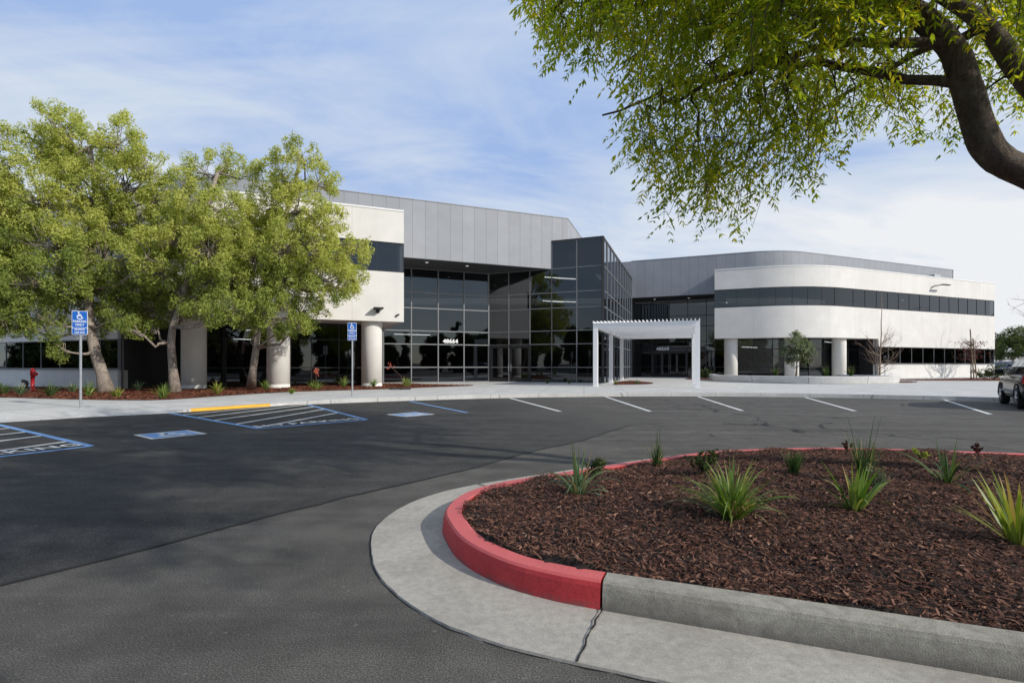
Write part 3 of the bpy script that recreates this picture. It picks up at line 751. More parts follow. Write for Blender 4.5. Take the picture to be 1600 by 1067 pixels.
rp = random.Random(2)
def curtain(path, levels, bay, nm='curtain_wall', ztop=None, skip=None, mw=0.055, depth=0.09, mat=None, tilt=0.0022):
    """glazed wall: panes between mullions; every pane sits at its own tiny angle"""
    dp = respace(path, bay) if len(path) > 2 else densify(path, bay); g = MB(); f = MB()
    for i, (a, b) in enumerate(zip(dp[:-1], dp[1:])):
        ax = (b[0] - a[0], b[1] - a[1]); l = math.hypot(*ax); n = (-ax[1] / l, ax[0] / l)
        for z0, z1 in zip(levels[:-1], levels[1:]):
            if skip and skip(i, z0): continue
            t1, t2 = rp.uniform(-tilt, tilt) * l, rp.uniform(-tilt, tilt) * (z1 - z0)
            o = lambda s, t: (n[0] * (s * t1 + t * t2), n[1] * (s * t1 + t * t2))
            vs = []
            for (pt, s), (z, t) in (((a, -1), (z0, -1)), ((b, 1), (z0, -1)), ((b, 1), (z1, 1)), ((a, -1), (z1, 1))):
                d = o(s, t); vs.append((pt[0] + d[0], pt[1] + d[1], z))
            g.add(vs, [(0, 1, 2, 3)])
    w = g.build(nm, M['glass'], B_)
    for i, p in enumerate(dp):
        q = dp[min(i + 1, len(dp) - 1)]; q0 = dp[max(i - 1, 0)]; ax = (q[0] - q0[0], q[1] - q0[1]); l = math.hypot(*ax); n = (-ax[1] / l, ax[0] / l)
        f.box((p[0] - n[0] * .012, p[1] - n[1] * .012, (levels[0] + levels[-1]) / 2), (mw, depth, levels[-1] - levels[0]), ax)
    for z in levels:
        for a, b in zip(dp[:-1], dp[1:]):
            ax = (b[0] - a[0], b[1] - a[1]); l = math.hypot(*ax); n = (-ax[1] / l, ax[0] / l)
            f.box(((a[0] + b[0]) / 2 - n[0] * .004, (a[1] + b[1]) / 2 - n[1] * .004, z), (l, depth - .02, mw), ax)
    f.build('mullion_frame', mat or M['mullion'], w)
    return w
# recessed ground-floor glazing behind the columns
gl = offset(left, 2.6); gl = [p for p in gl if p[0] > -17.6]
gl = [on(nB, LB + 2.6, -17.45)] + gl[:]
gl = [p for p in gl if p[0] < -8.3] + [on(nA, LC + 2.6, -8.3)]
curtain(gl, [0.15, 1.16, 2.70, ZS], 1.5, mat=M['mullion_black'])
gr = [p for p in offset(right, 1.5) if p[0] < 30.6] + [on(nA, RC + 1.5, 31.0)]
curtain(gr, [0.15, 1.16, 2.70, ZS], 1.5, mat=M['mullion_black'])
# the glazed entrance: left wall, tower front, tower side, wall of the second entrance
LV = [0.15, 1.16, 2.70, 3.59, 5.10, 6.13, 7.72]
corner = isect(33.9, 32.64); tower = on(nB, 32.64, 5.84); tower_l = on(nB, 32.64, 2.66); tower_b = (11.4, on(nB, 49.5, 11.4)[1])
curtain([on(nA, 33.9, -8.35), corner], LV, 1.78, mw=.07)
def front(i, z): return i < 2 and z < 2.6
curtain([corner, tower_l], LV, 1.6, skip=lambda i, z: i in (0, 1) and z < 2.6)
curtain([tower_l, tower], LV + [9.5], 1.75)
curtain([tower, tower_b], LV + [9.5], 1.75)
side2 = on(nB, 52.7, 12.4); side2b = on(nB, 52.7, 20.3)
curtain([side2, side2b], LV, 1.6, skip=lambda i, z: i in (1, 2) and z < 2.6, mat=M['mullion_black'])
m = MB(); q = (-8.35 + nA[0] * -2.4, 0)
m.wall([on(nA, LC + 2.6, -8.3), on(nA, 33.9, -9.8)], 0.15, ZS, 0.12); m.build('jamb_wall', M['mullion_black'], B_)
m = MB(); m.wall([tower_b, side2], 0.15, ZF, 0.12); m.build('jamb_wall', M['mullion_black'], B_)
# dark corner post and cap of the tower
m = MB(); m.box((tower[0], tower[1], 4.83), (0.16, 0.16, 9.42), (1, 0)); m.build('corner_post', M['mullion_black'], B_)
m = MB(); m.wall(offset([tower_l, tower, tower_b], -0.06), 9.5, 9.60, 0.4); m.build('tower_cap', M['mullion_black'], B_)
m = MB(); m.poly([tower_l, tower, tower_b, (7.5, 46), (4.4, 38)], 9.45); m.build('tower_roof', M['roof'], B_)

# grey metal fascias (the rooftop storey) and their soffits
ret = [plant_l[-1], (5.9, 41.4), (9.0, 50.3)]
m = MB(); m.wall(plant_l, ZF, ZT, 0.2); m.build('metal_fascia', M['fascia'], B_)
m = MB(); m.wall(ret, 9.35, ZT, 0.2); m.build('metal_fascia', M['fascia'], B_)
m = MB(); m.wall([(9.0, on(nB, 49.5, 9.0)[1])] + plant_r, ZF, ZT, 0.2); m.build('metal_fascia', M['fascia'], B_)
m = MB(); pe = plant_r[-1]; m.wall([pe, (pe[0] - s1 * 14, pe[1] + c1 * 14)], 9.0, ZT, 0.2); m.build('metal_fascia', M['fascia'], B_)
m = MB()
for pth in (plant_l, plant_r): m.wall(offset(pth, -0.025), ZT, ZT + 0.05, 0.3)
m.wall(offset(ret, -0.025), ZT, ZT + 0.05, 0.3)
m.build('metal_coping', M['fascia'], B_)
m = MB(); m.poly([(p[0], p[1]) for p in offset(plant_l, .2)] + [ret[1], ret[2]] + offset(plant_r, .2)[1:] + [(40, 75), (-48, 75)], ZT - 0.12); m.build('roof', M['roof'], B_)
m = MB(); m.wall([(52, 76), (-60, 76)], 0.15, ZT, 0.3); m.wall([(-48, 76), (-48, 37)], 0.15, ZT, 0.3); m.build('rear_wall', M['plaster'], B_)
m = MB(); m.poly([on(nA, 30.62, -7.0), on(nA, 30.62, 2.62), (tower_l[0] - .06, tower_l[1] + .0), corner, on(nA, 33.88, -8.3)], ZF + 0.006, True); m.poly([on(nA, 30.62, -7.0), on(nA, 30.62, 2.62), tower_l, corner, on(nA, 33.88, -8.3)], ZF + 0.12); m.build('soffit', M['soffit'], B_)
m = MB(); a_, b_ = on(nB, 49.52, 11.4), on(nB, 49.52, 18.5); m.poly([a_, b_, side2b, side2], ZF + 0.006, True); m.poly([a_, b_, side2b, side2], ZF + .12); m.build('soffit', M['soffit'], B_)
def disc(nm, c, r, mat, n=16):
    m = MB(); m.lathe([(r * 1.35, 0.0), (r * 1.35, -0.02), (r, -0.02)], c, n); o = m.build('downlight', M['white_paint'], B_)
    m = MB(); m.add([(c[0] + r * math.cos(2 * math.pi * k / n), c[1] + r * math.sin(2 * math.pi * k / n), c[2] - .012) for k in range(n)], [tuple(reversed(range(n)))]); m.build('lamp_lens', mat, o)
for px, py in ((667, 410.0), (730, 415.5)):
    Y = (ZF - H) * 800 / (571 - py); disc('d', ((px - 800) / 800 * Y, Y, ZF), 0.09, M['dot'])
for px, py in ((1023, 467.5), (1076, 465.5), (1109, 471)):
    Y = (ZF - H) * 800 / (571 - py); disc('d', ((px - 800) / 800 * Y, Y, ZF), 0.10, M['dot'])

# columns
def col_at(path, px):
    """column standing on the line of sight px, centred 0.85 m behind the wing's face"""
    k = (px - 800) / 800.0; o = offset(path, 0.85)
    for a, b in zip(o[:-1], o[1:]):
        fa, fb = a[0] - k * a[1], b[0] - k * b[1]
        if fa * fb <= 0:
            t = fa / (fa - fb); return (a[0] + (b[0] - a[0]) * t, a[1] + (b[1] - a[1]) * t)
for pth, px in ((left, 303), (left, 435), (left, 581), (right, 1142), (right, 1237), (right, 1311)):
    c = col_at(pth, px); m = MB()
    m.lathe([(0.54, 0.12), (0.54, 0.34), (0.528, 0.345), (0.528, 0.355), (0.54, 0.36), (0.54, ZS + 0.01)], (c[0], c[1], 0), 40)
    o = m.build('column', M['column'], B_, smooth=False)
    o.data.polygons.foreach_set('use_smooth', [True] * len(o.data.polygons))
# ceiling strips seen through the glass
def strip_light(px0, py0, px1, py1, Y):
    a, b = Vector(atd(px0, py0, Y)), Vector(atd(px1, py1, Y)); m = MB(); m.beam(a, b, 0.10, 0.05); m.build('ceiling_light', M['strip'], B_)
for a in ((851, 433, 897, 436, 38), (848, 470, 880, 472, 39), (616, 522, 672, 523.5, 37), (868, 434.5, 902, 436, 44), (862, 470.5, 900, 472, 46), (1222, 453, 1252, 456, 48), (1118, 472, 1136, 473, 50), (1391, 467, 1411, 469, 52),
          (1159, 542, 1183, 543, 49), (1288, 534, 1300, 535, 47), (365, 529, 398, 531, 29), (384, 516, 398, 516, 30)):
    strip_light(*a)

# doors
def doors(o, ax, w, h):
    """pair of glazed doors with pulls in a dark frame"""
    l = math.hypot(*ax); ax = (ax[0] / l, ax[1] / l); n = (-ax[1], ax[0])
    P = lambda s, d, z: (o[0] + ax[0] * s + n[0] * d, o[1] + ax[1] * s + n[1] * d, z)
    m = MB()
    for s in (0.05, w - 0.05): m.box(P(s, 0, .15 + h / 2), (0.1, 0.14, h), ax)
    m.box(P(w / 2, 0, .15 + h + .05), (w, 0.14, 0.1), ax); m.build('door_frame', M['mullion_black'], B_)
    for k in (0, 1):
        s0 = 0.11 + k * (w - .22) / 2; s1_ = s0 + (w - .22) / 2 - 0.01; m = MB()
        for s in (s0 + .05, s1_ - .05): m.box(P(s, 0.01, .16 + h / 2), (0.1, 0.06, h - .02), ax)
        for z, hh in ((0.29, .26), (.15 + h - .07, .12)): m.box(P((s0 + s1_) / 2, 0.01, z), (s1_ - s0 - .2, 0.06, hh), ax)
        d = m.build('door', M['mullion_black'], B_)
        m = MB(); m.add([P(s0 + .1, .01, .42), P(s1_ - .1, .01, .42), P(s1_ - .1, .01, .15 + h - .13), P(s0 + .1, .01, .15 + h - .13)], [(0, 1, 2, 3)]); m.build('door_glass', M['glass'], d)
        hs = s1_ - .09 if k == 0 else s0 + .09; m = MB()
        m.tube([P(hs, -.02, .9), P(hs, -.09, .92), P(hs, -.09, 1.35), P(hs, -.02, 1.37)], 0.014, 8); m.build('handle', M['galv'], d)
ax = (tower[0] - corner[0], tower[1] - corner[1]); l = math.hypot(*ax)
doors((corner[0] + ax[0] / l * .12, corner[1] + ax[1] / l * .12), ax, 3.05, 2.45)
dd = densify([side2, side2b], 1.6)
doors(dd[1], (dd[3][0] - dd[1][0], dd[3][1] - dd[1][1]), math.dist(dd[1], dd[3]), 2.45)
# numbers on the glass
def number(txt, c, r, sz):
    n = (-r[1], r[0]); text_obj('address_number', txt, sz, M['number'], B_, (c[0] - n[0] * .07, c[1] - n[1] * .07, c[2]), (r[0], r[1], 0), (0, 0, 1), 0.02, 0.014 * sz / .36, 1.12, 1.05)
k = (703.5 - 800) / 800; Yc = 33.9 / (nA[0] * k + nA[1]); number('48664', (k * Yc, Yc, 2.92), (c1, s1), 0.36)
k = (1035.5 - 800) / 800; Yc = 52.7 / (nB[0] * k + nB[1]); number('48668', (k * Yc, Yc, 2.92), (c1, -s1), 0.42)
# wall lights, camera, rooftop box
def wall_light(path, px, z, arm):
    k = (px - 800) / 800
    for a, b in zip(path[:-1], path[1:]):
        fa, fb = a[0] - k * a[1], b[0] - k * b[1]
        if fa * fb <= 0:
            t = fa / (fa - fb); p = Vector((a[0] + (b[0] - a[0]) * t, a[1] + (b[1] - a[1]) * t, z)); r = Vector((b[0] - a[0], b[1] - a[1], 0)).normalized(); break
    n = Vector((r.y, -r.x, 0)); m = MB()
    if arm:
        m.tube([p, p + n * .25 + Vector((0, 0, .10)), p + n * .6 + r * .3 + Vector((0, 0, .16))], [.05, .045, .04], 8)
        w = m.build('wall_light', M['iron'], B_); m = MB(); q = p + n * .72 + r * .75 + Vector((0, 0, .18)); m.box(q, (1.1, .28, .08), (r.x, r.y)); m.build('lamp_head', M['iron'], w, bevel=.02)
    else:
        m.box(p + n * .04, (.18, .08, .16), (r.x, r.y)); w = m.build('wall_light', M['iron'], B_, bevel=.01)
        m = MB(); q = p + n * .30 + Vector((0, 0, .05))
        a0 = [q + r * sx * .24 + n * dy + Vector((0, 0, dz)) for sx in (-1, 1) for dy, dz in ((-.22, .02), (.24, .06), (.24, .12), (-.22, .14))]
        m.add(a0, [(0, 1, 2, 3), (7, 6, 5, 4), (0, 4, 5, 1), (1, 5, 6, 2), (2, 6, 7, 3), (3, 7, 4, 0)]); m.build('lamp_head', M['iron'], w, bevel=.015)
wall_light(left, 590, 4.10, False); wall_light(right, 1456, 8.5, True)
m = MB(); k = (620 - 800) / 800; Y = LC / (nA[0] * k + nA[1]); p = Vector((k * Y, Y, 3.92)); n = Vector((s1, -c1, 0))
m.tube([p, p + n * .10], .05, 10); m.tube([p + n * .06 + Vector((-.06, 0, -.04)), p + n * .12 + Vector((.10, 0, .05))], .045, 10); m.build('security_camera', M['iron'], B_)
m = MB(); k = (1459 - 800) / 800; Y = 30.6 / (nA[0] * k + nA[1]); m.box((k * Y, Y, 9.85), (1.0, .7, .6), (c1, s1)); m.build('rooftop_unit', M['galv'], B_, bevel=.03)

# ------------------------------------------------------------------ pergola
pg = thing('pergola', 'white metal pergola on slender square posts before the second entrance', 'pergola', (7, 27, .15))
f0 = Vector((4.50, 27.55, 0)); u = Vector((.947, -.32, 0)).normalized(); v = Vector((.32, .947, 0)).normalized(); PW, PL, PT = 5.15, 12.0, 3.58
for sx in (0, PW):
    for t in (0, 6.0, PL):
        p = f0 + u * sx + v * t; m = MB(); m.box((p.x, p.y, .15 + (PT - .45) / 2), (.24, .24, PT - .45), (u.x, u.y)); post = m.build('post', M['white_paint'], pg, bevel=.006)
        m = MB(); m.box((p.x, p.y, .162), (.34, .34, .02), (u.x, u.y)); m.build('base_plate', M['white_paint'], post)
for sx in (0, PW):
    m = MB(); a = f0 + u * sx - v * .12; b = f0 + u * sx + v * (PL + .12); m.beam(a + Vector((0, 0, PT - .165)), b + Vector((0, 0, PT - .165)), .236, .27); m.build('side_beam', M['white_paint'], pg, bevel=.006)
for t in np.linspace(0, PL, 6):
    m = MB(); w_ = .16 if 0 < t < PL else .236
    a = f0 + v * t + u * (.12 if 0 < t < PL else .12); b = f0 + v * t + u * (PW - .12); h_ = .27 if t in (0, PL) else .18
    m.beam(a + Vector((0, 0, PT - .165 - (0 if h_ > .2 else -.04))), b + Vector((0, 0, PT - .165 - (0 if h_ > .2 else -.04))), w_, h_); m.build('cross_beam', M['white_paint'], pg, bevel=.006)
for k in range(28):
    m = MB(); s = -.1 + (PW + .2) * k / 27; a = f0 + u * s - v * .22; b = f0 + u * s + v * (PL + .22)
    m.beam(a + Vector((0, 0, PT + .02)), b + Vector((0, 0, PT + .02)), .045, .10); m.build('rafter', M['white_paint'], pg)

# planter seat wall
pl_path = smooth_path([(15.3, 39.5), (14.55, 36.6), (14.75, 35.2), (16.0, 33.2), (17.8, 31.5), (20.0, 31.0), (22.4, 31.4), (24.4, 32.5), (25.1, 33.4), (24.9, 34.8), (24.0, 37.5)], .35)
pt = thing('concrete_planter', 'low curved pale concrete planter wall in front of the right wing', 'planter', (19.5, 34, .15))
m = MB(); rows = [offset(pl_path, d) for d, z in ((.0, 0), (-.03, .05), (-.10, .44), (-.08, .47), (.36, .47), (.38, .40))]; zz = [.15, .20, .59, .62, .62, .5]; n = len(pl_path)
for r_, z in zip(rows, zz): m.v += [(*p, z) for p in r_]
for j in range(5):
    for i in range(n - 1): m.f.append((j * n + i, j * n + i + 1, (j + 1) * n + i + 1, (j + 1) * n + i)); m.uv.append([(0, 0)] * 4); m.mi.append(0)
for i in (0, n - 1):
    f = tuple(j * n + i for j in range(6)); m.f.append(f if i == 0 else f[::-1]); m.uv.append([(0, 0)] * 6); m.mi.append(0)
m.build('planter_wall', M['planter'], pt)
for q in (8, 17, 26, 35, 44):
    if q < n - 1:
        a, b = rows[1][q], rows[2][q]; t_ = Vector((pl_path[q + 1][0] - pl_path[q - 1][0], pl_path[q + 1][1] - pl_path[q - 1][1], 0)).normalized(); nn = Vector((t_.y, -t_.x, 0)) * .004
        A = Vector((*a, .2)) + nn; Bq = Vector((*b, .59)) + nn; m = MB(); m.add([A - t_ * .01, A + t_ * .01, Bq + t_ * .01, Bq - t_ * .01], [(0, 1, 2, 3)]); m.build('joint', M['iron'], pt)
m = MB(); m.poly(offset(pl_path, .37), .52); m.build('soil', M['soil'], pt)

# ------------------------------------------------------------------ signs and street furniture
def sign(px, py, label):
    x, y, z = at(px, py, .14 if px > 300 else .06); t = thing('parking_sign', label, 'sign', (x, y, z), 'blue accessible parking signs on posts')
    r = Vector((1, 0.12 if px > 300 else .28, 0)).normalized(); n = Vector((r.y, -r.x, 0))
    m = MB(); m.tube([(x, y, z), (x, y, z + 2.66)], .030, 12); m.build('post', M['galv'], t)
    W_, Hh = .315, .64; c = Vector((x, y, z + 2.05 + Hh / 2)) + n * .045
    if px < 300: W_ = .36
    def rr(mm, w, h, d, off=0.0, cy=0.0, rad=.03):
        pts = []
        for cx, cyy, a0 in ((w / 2 - rad, h / 2 - rad, 0), (-w / 2 + rad, h / 2 - rad, 90), (-w / 2 + rad, -h / 2 + rad, 180), (w / 2 - rad, -h / 2 + rad, 270)):
            for a in range(0, 91, 30): pts.append((cx + rad * math.cos(R(a0 + a)), cyy + rad * math.sin(R(a0 + a))))
        P_ = lambda p, e: c + r * p[0] + Vector((0, 0, p[1] + cy)) + n * e
        N_ = len(pts); mm.add([P_(p, off) for p in pts] + [P_(p, off - d) for p in pts], [tuple(range(N_)), tuple(reversed(range(N_, 2 * N_)))] + [(i, N_ + i, N_ + (i + 1) % N_, (i + 1) % N_) for i in range(N_)])
    m = MB(); rr(m, W_, Hh, .006); pn = m.build('sign_panel', M['sign_white'], t)
    m = MB(); rr(m, W_ - .022, .435, .002, .003, .09, .022); rr(m, W_ - .022, .168, .002, .003, -.225, .022); m.build('blue_field', M['sign_blue'], pn)
    fr = lambda cy: frame(c + n * .0055 + Vector((0, 0, cy)), r, (0, 0, 1))
    m = MB(); strokes(m, fr(.195), wheelchair(.235), .024); m.build('wheelchair_symbol', M['sign_white'], pn)
    for body, sz, cy, b, xs in (('PARKING', .085, .035, .0022, .86), ('ONLY', .085, -.055, .0022, .9), ('MINIMUM', .062, -.18, .0015, .86), ('FINE $250', .062, -.262, .0015, .86)):
        text_obj('lettering', body, sz, M['sign_white'], pn, c + n * .0055 + Vector((0, 0, cy)), r, (0, 0, 1), 0, b, xs)
    return t
sign(126, 641.5, 'blue accessible parking sign nearest the left edge, on a tall post by the flush pavement')
sign(550.5, 620, 'blue accessible parking sign in front of the third column of the left wing')

x, y, z = at(51, 612.5, .155)
t = thing('fire_standpipe', 'red fire department standpipe standing in the mulch at far left', 'standpipe', (x, y, z))
m = MB(); m.lathe([(.0, 0), (.13, 0), (.13, .05), (.068, .06), (.068, .66), (.078, .67), (.078, .74), (.09, .75), (.09, .90), (.07, .95), (.04, 1.0), (.0, 1.02)], (x, y, z), 20); m.build('pipe_body', M['hydrant_red'], t, smooth=True)
m = MB(); m.tube([(x + .09, y - .03, z + .76), (x + .18, y - .05, z + .76)], .06, 12); m.tube([(x + .18, y - .05, z + .76), (x + .21, y - .055, z + .76)], .072, 12); m.build('hose_outlet', M['hydrant_red'], t)
m = MB(); m.tube([(x + .17, y - .06, z + .70), (x + .16, y - .07, z + .6), (x + .12, y - .09, z + .5)], .008, 6); m.build('chain', M['iron'], t)
x, y, z = at(42, 611.5, .155)
t = thing('water_valve', 'dark grey iron valve pipe beside the red standpipe', 'valve', (x, y, z))
m = MB(); m.lathe([(.07, 0), (.07, .04), (.045, .05), (.045, .30), (.085, .31), (.085, .36), (.05, .37), (.05, .46), (.0, .47)], (x, y, z), 14); m.build('pipe_body', M['iron'], t, smooth=True)
m = MB(); m.tube([(x - .16, y, z + .44), (x + .02, y, z + .44)], .04, 10); m.tube([(x - .16, y, z + .38), (x - .16, y, z + .52)], .06, 10); m.build('valve_arm', M['iron'], t)
for px, lab in ((617, 'dark flat utility lid in the mulch, left one of the pair near the second sign'), (633, 'dark flat utility lid in the mulch, right one of the pair near the second sign')):
    x, y, z = at(px, 608.0, .165); m = MB(); m.box((x, y, z + .02), (.42, .55, .07), (c1, s1)); tag(m.build('utility_lid', M['iron'], None, bevel=.012), lab, 'utility lid')

# ------------------------------------------------------------------ vegetation
def leaf_quads(c, d, n, L, W_):
    """diamond leaves: centre c, long axis d, normal n"""
    s = np.cross(d, n); s /= np.maximum(1e-6, np.linalg.norm(s, axis=1))[:, None]
    a = c - d * (L / 2)[:, None]; b = c + d * (L / 2)[:, None]; e = c + s * (W_ / 2)[:, None] - d * (L * .08)[:, None]; f = c - s * (W_ / 2)[:, None] - d * (L * .08)[:, None]
    return np.stack([a, e, b, f], 1).reshape(-1, 3)
def unit(a): return a / np.maximum(1e-9, np.linalg.norm(a, axis=-1, keepdims=True))

def puff_tree(name, label, cat, group, base, trunk, lobes, seed, leafmat, barkmat, r0=0.24, leaf=(.07, .12), per=240, puffs=48, puff_r=(.20, .40), limb_r=.07, bright=0.0):
    """tree with a clumped crown: limbs run to each lobe, twigs to each tuft of small leaves"""
    rg = np.random.default_rng(seed); t = thing(name, label, cat, base, group)
    m = MB(); tr = [Vector(p) for p in trunk]
    N_ = len(tr); rad = [r0 * (1 - .62 * i / (N_ - 1)) for i in range(N_)]; rad[0] *= 1.35
    m.tube(tr, rad, 12)
    pts = []; tv = []; LV_ = []
    allc = np.array([l[0] for l in lobes]); cen = allc.mean(0)
    for (c, r) in lobes:
        c = Vector(c); k = min(range(1, N_), key=lambda i: (tr[i] - c).length + (0.5 * max(0, tr[i].z - c.z + .4))); s = tr[k]
        mid = s.lerp(c, .5) + Vector((rg.normal(0, .2), rg.normal(0, .2), -.10 * (c - s).length + rg.normal(0, .12)))
        rr = min(limb_r, rad[k] * .7); q1 = s.lerp(mid, .5) + Vector((rg.normal(0, .08), rg.normal(0, .08), rg.normal(0, .06)))
        m.tube([s, q1, mid, c.lerp(mid, .35) + Vector((rg.normal(0, .1), 0, rg.normal(0, .1))), c], [rr, rr * .85, rr * .65, rr * .45, rr * .28], 6)
        n = max(5, int(puffs * (r / 1.3) ** 2))
        for _ in range(n):
            d = unit(rg.normal(0, 1, 3)); d[2] = d[2] * .9 + .12; p = np.array(c) + d * r * (rg.uniform(.35, 1.0) ** .6) * np.array((1, 1, 1.05))
            pr = rg.uniform(*puff_r) * (0.8 + .25 * r)
            b0 = c.lerp(mid, rg.uniform(0, .5)); b1 = Vector(p); bm = b0.lerp(b1, .5) + Vector((rg.normal(0, .1), rg.normal(0, .1), rg.normal(0, .08) - .05))
            m.tube([b0, bm, b1], [rr * .30, rr * .2, rr * .1], 4, False)
            nl = int(per * (pr / .4) ** 2 * rg.uniform(.7, 1.2))
            # leaves gather towards the outside of the tuft
            dd = unit(rg.normal(0, 1, (nl, 3)));  rad_ = pr * rg.uniform(.3, 1.05, nl) ** .5
            # several small sprays per tuft give it a lumpy edge
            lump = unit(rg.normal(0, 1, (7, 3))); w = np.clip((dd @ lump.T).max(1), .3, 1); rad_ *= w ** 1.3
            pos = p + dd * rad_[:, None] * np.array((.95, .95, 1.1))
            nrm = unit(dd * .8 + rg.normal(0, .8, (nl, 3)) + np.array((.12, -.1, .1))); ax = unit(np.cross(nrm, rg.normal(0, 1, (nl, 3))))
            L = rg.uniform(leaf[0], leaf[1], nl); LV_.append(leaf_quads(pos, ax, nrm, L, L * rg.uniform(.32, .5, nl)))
            outer = np.clip((p - cen) @ np.array((.3, -.2, .9)) / 6 + .1, -.15, .25)  # lighter leaf colour towards sun and top: sunlight put into the tint
            tint = np.clip(.25 + bright + .45 * (rad_ / pr) * rg.uniform(.4, 1.1, nl) + outer + rg.normal(0, .14) + rg.normal(0, .12, nl), 0, 1); tv.append(np.repeat(tint, 4))  # yellow new growth at the tips; inner shade painted into the tint
    m.build('trunk', barkmat, t, smooth=True)
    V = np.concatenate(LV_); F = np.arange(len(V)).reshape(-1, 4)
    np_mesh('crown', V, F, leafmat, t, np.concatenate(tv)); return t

def px_lobes(lst, Y, rg, dy=1.5):
    out = []
    for px, py, r in lst:
        y = Y + rg.uniform(-dy, dy); out.append((atd(px, py, y), r * y / 800.0))
    return out
rr_ = random.Random(11)
G_ = 'broad yellow green trees before the left wing'
b = at(167, 613.5, .16)
puff_tree('shade_tree', 'tallest yellow green tree, leaning trunk left of the first column', 'tree', G_, b,
          [b, atd(160, 585, 21.2), atd(148, 548, 21.1), atd(140, 505, 21.2), atd(138, 450, 21.4), atd(140, 380, 21.5), atd(150, 300, 21.6), atd(140, 230, 21.6)],
          px_lobes([(92, 205, 42), (62, 240, 40), (125, 235, 45), (183, 228, 45), (235, 265, 40), (205, 290, 45), (60, 305, 52), (130, 312, 58), (250, 320, 35), (215, 355, 50), (85, 385, 58), (160, 405, 60), (45, 440, 50), (115, 465, 52), (195, 455, 45), (65, 500, 38), (145, 505, 30), (25, 505, 36), (100, 260, 40), (160, 360, 45), (30, 380, 45), (110, 430, 45), (190, 500, 32), (230, 400, 36), (95, 545, 22), (35, 345, 40)], 21.2, rr_),
          21, M['leaf_left'], M['bark'], .235)
b = at(-72, 617, .16)
puff_tree('shade_tree', 'yellow green tree cut off by the left edge of the photo', 'tree', G_, b,
          [b, atd(-65, 560, 19.6), atd(-60, 500, 19.6), atd(-50, 420, 19.6), atd(-40, 330, 19.6)],
          px_lobes([(-5, 255, 38), (-40, 300, 55), (8, 320, 42), (-20, 370, 55), (5, 420, 45), (20, 460, 40), (10, 500, 36), (-5, 210, 26), (-30, 500, 40), (-50, 420, 60), (-15, 470, 45)], 19.8, rr_, 1.0), 22, M['leaf_left'], M['bark'], .26)
b = at(274, 613.5, .16)
puff_tree('shade_tree', 'yellow green tree with forked trunk just left of the first column', 'tree', G_, b,
          [b, atd(270, 575, 21.2), atd(267, 535, 21.2), atd(270, 510, 21.2), atd(285, 470, 21.3), atd(300, 400, 21.4), atd(325, 320, 21.4), atd(340, 270, 21.4)],
          px_lobes([(320, 272, 34), (355, 258, 28), (385, 275, 28), (300, 320, 38), (350, 330, 42), (268, 375, 42), (325, 390, 48), (375, 380, 40), (245, 425, 42), (300, 445, 45), (360, 440, 42), (225, 480, 35), (275, 490, 30), (335, 490, 30), (210, 515, 20), (290, 360, 36), (335, 430, 40), (260, 450, 38), (310, 480, 34), (365, 480, 30), (240, 515, 18), (385, 340, 30), (285, 285, 24)], 21.2, rr_),
          23, M['leaf_left'], M['bark'], .175)
b = at(392, 609.5, .16)
puff_tree('shade_tree', 'yellow green tree between the first two columns, its crown reaching over the white wall', 'tree', G_, b,
          [b, atd(395, 580, 22.4), atd(400, 545, 22.3), atd(404, 505, 22.3), atd(415, 440, 22.3), atd(440, 360, 22.2), atd(460, 290, 22.2), atd(470, 245, 22.2)],
          px_lobes([(472, 245, 30), (440, 270, 32), (500, 285, 32), (425, 320, 38), (470, 330, 42), (515, 345, 30), (445, 385, 46), (500, 395, 42), (545, 400, 34), (395, 400, 40), (400, 455, 42), (455, 445, 48), (515, 440, 40), (556, 440, 22), (430, 492, 38), (480, 485, 34), (380, 490, 30), (445, 518, 20), (560, 385, 18), (455, 300, 28), (420, 365, 36), (490, 420, 36), (440, 440, 36), (400, 515, 22), (470, 510, 22), (535, 450, 28)], 22.0, rr_, 1.3),
          24, M['leaf_left'], M['bark'], .17, bright=.06)

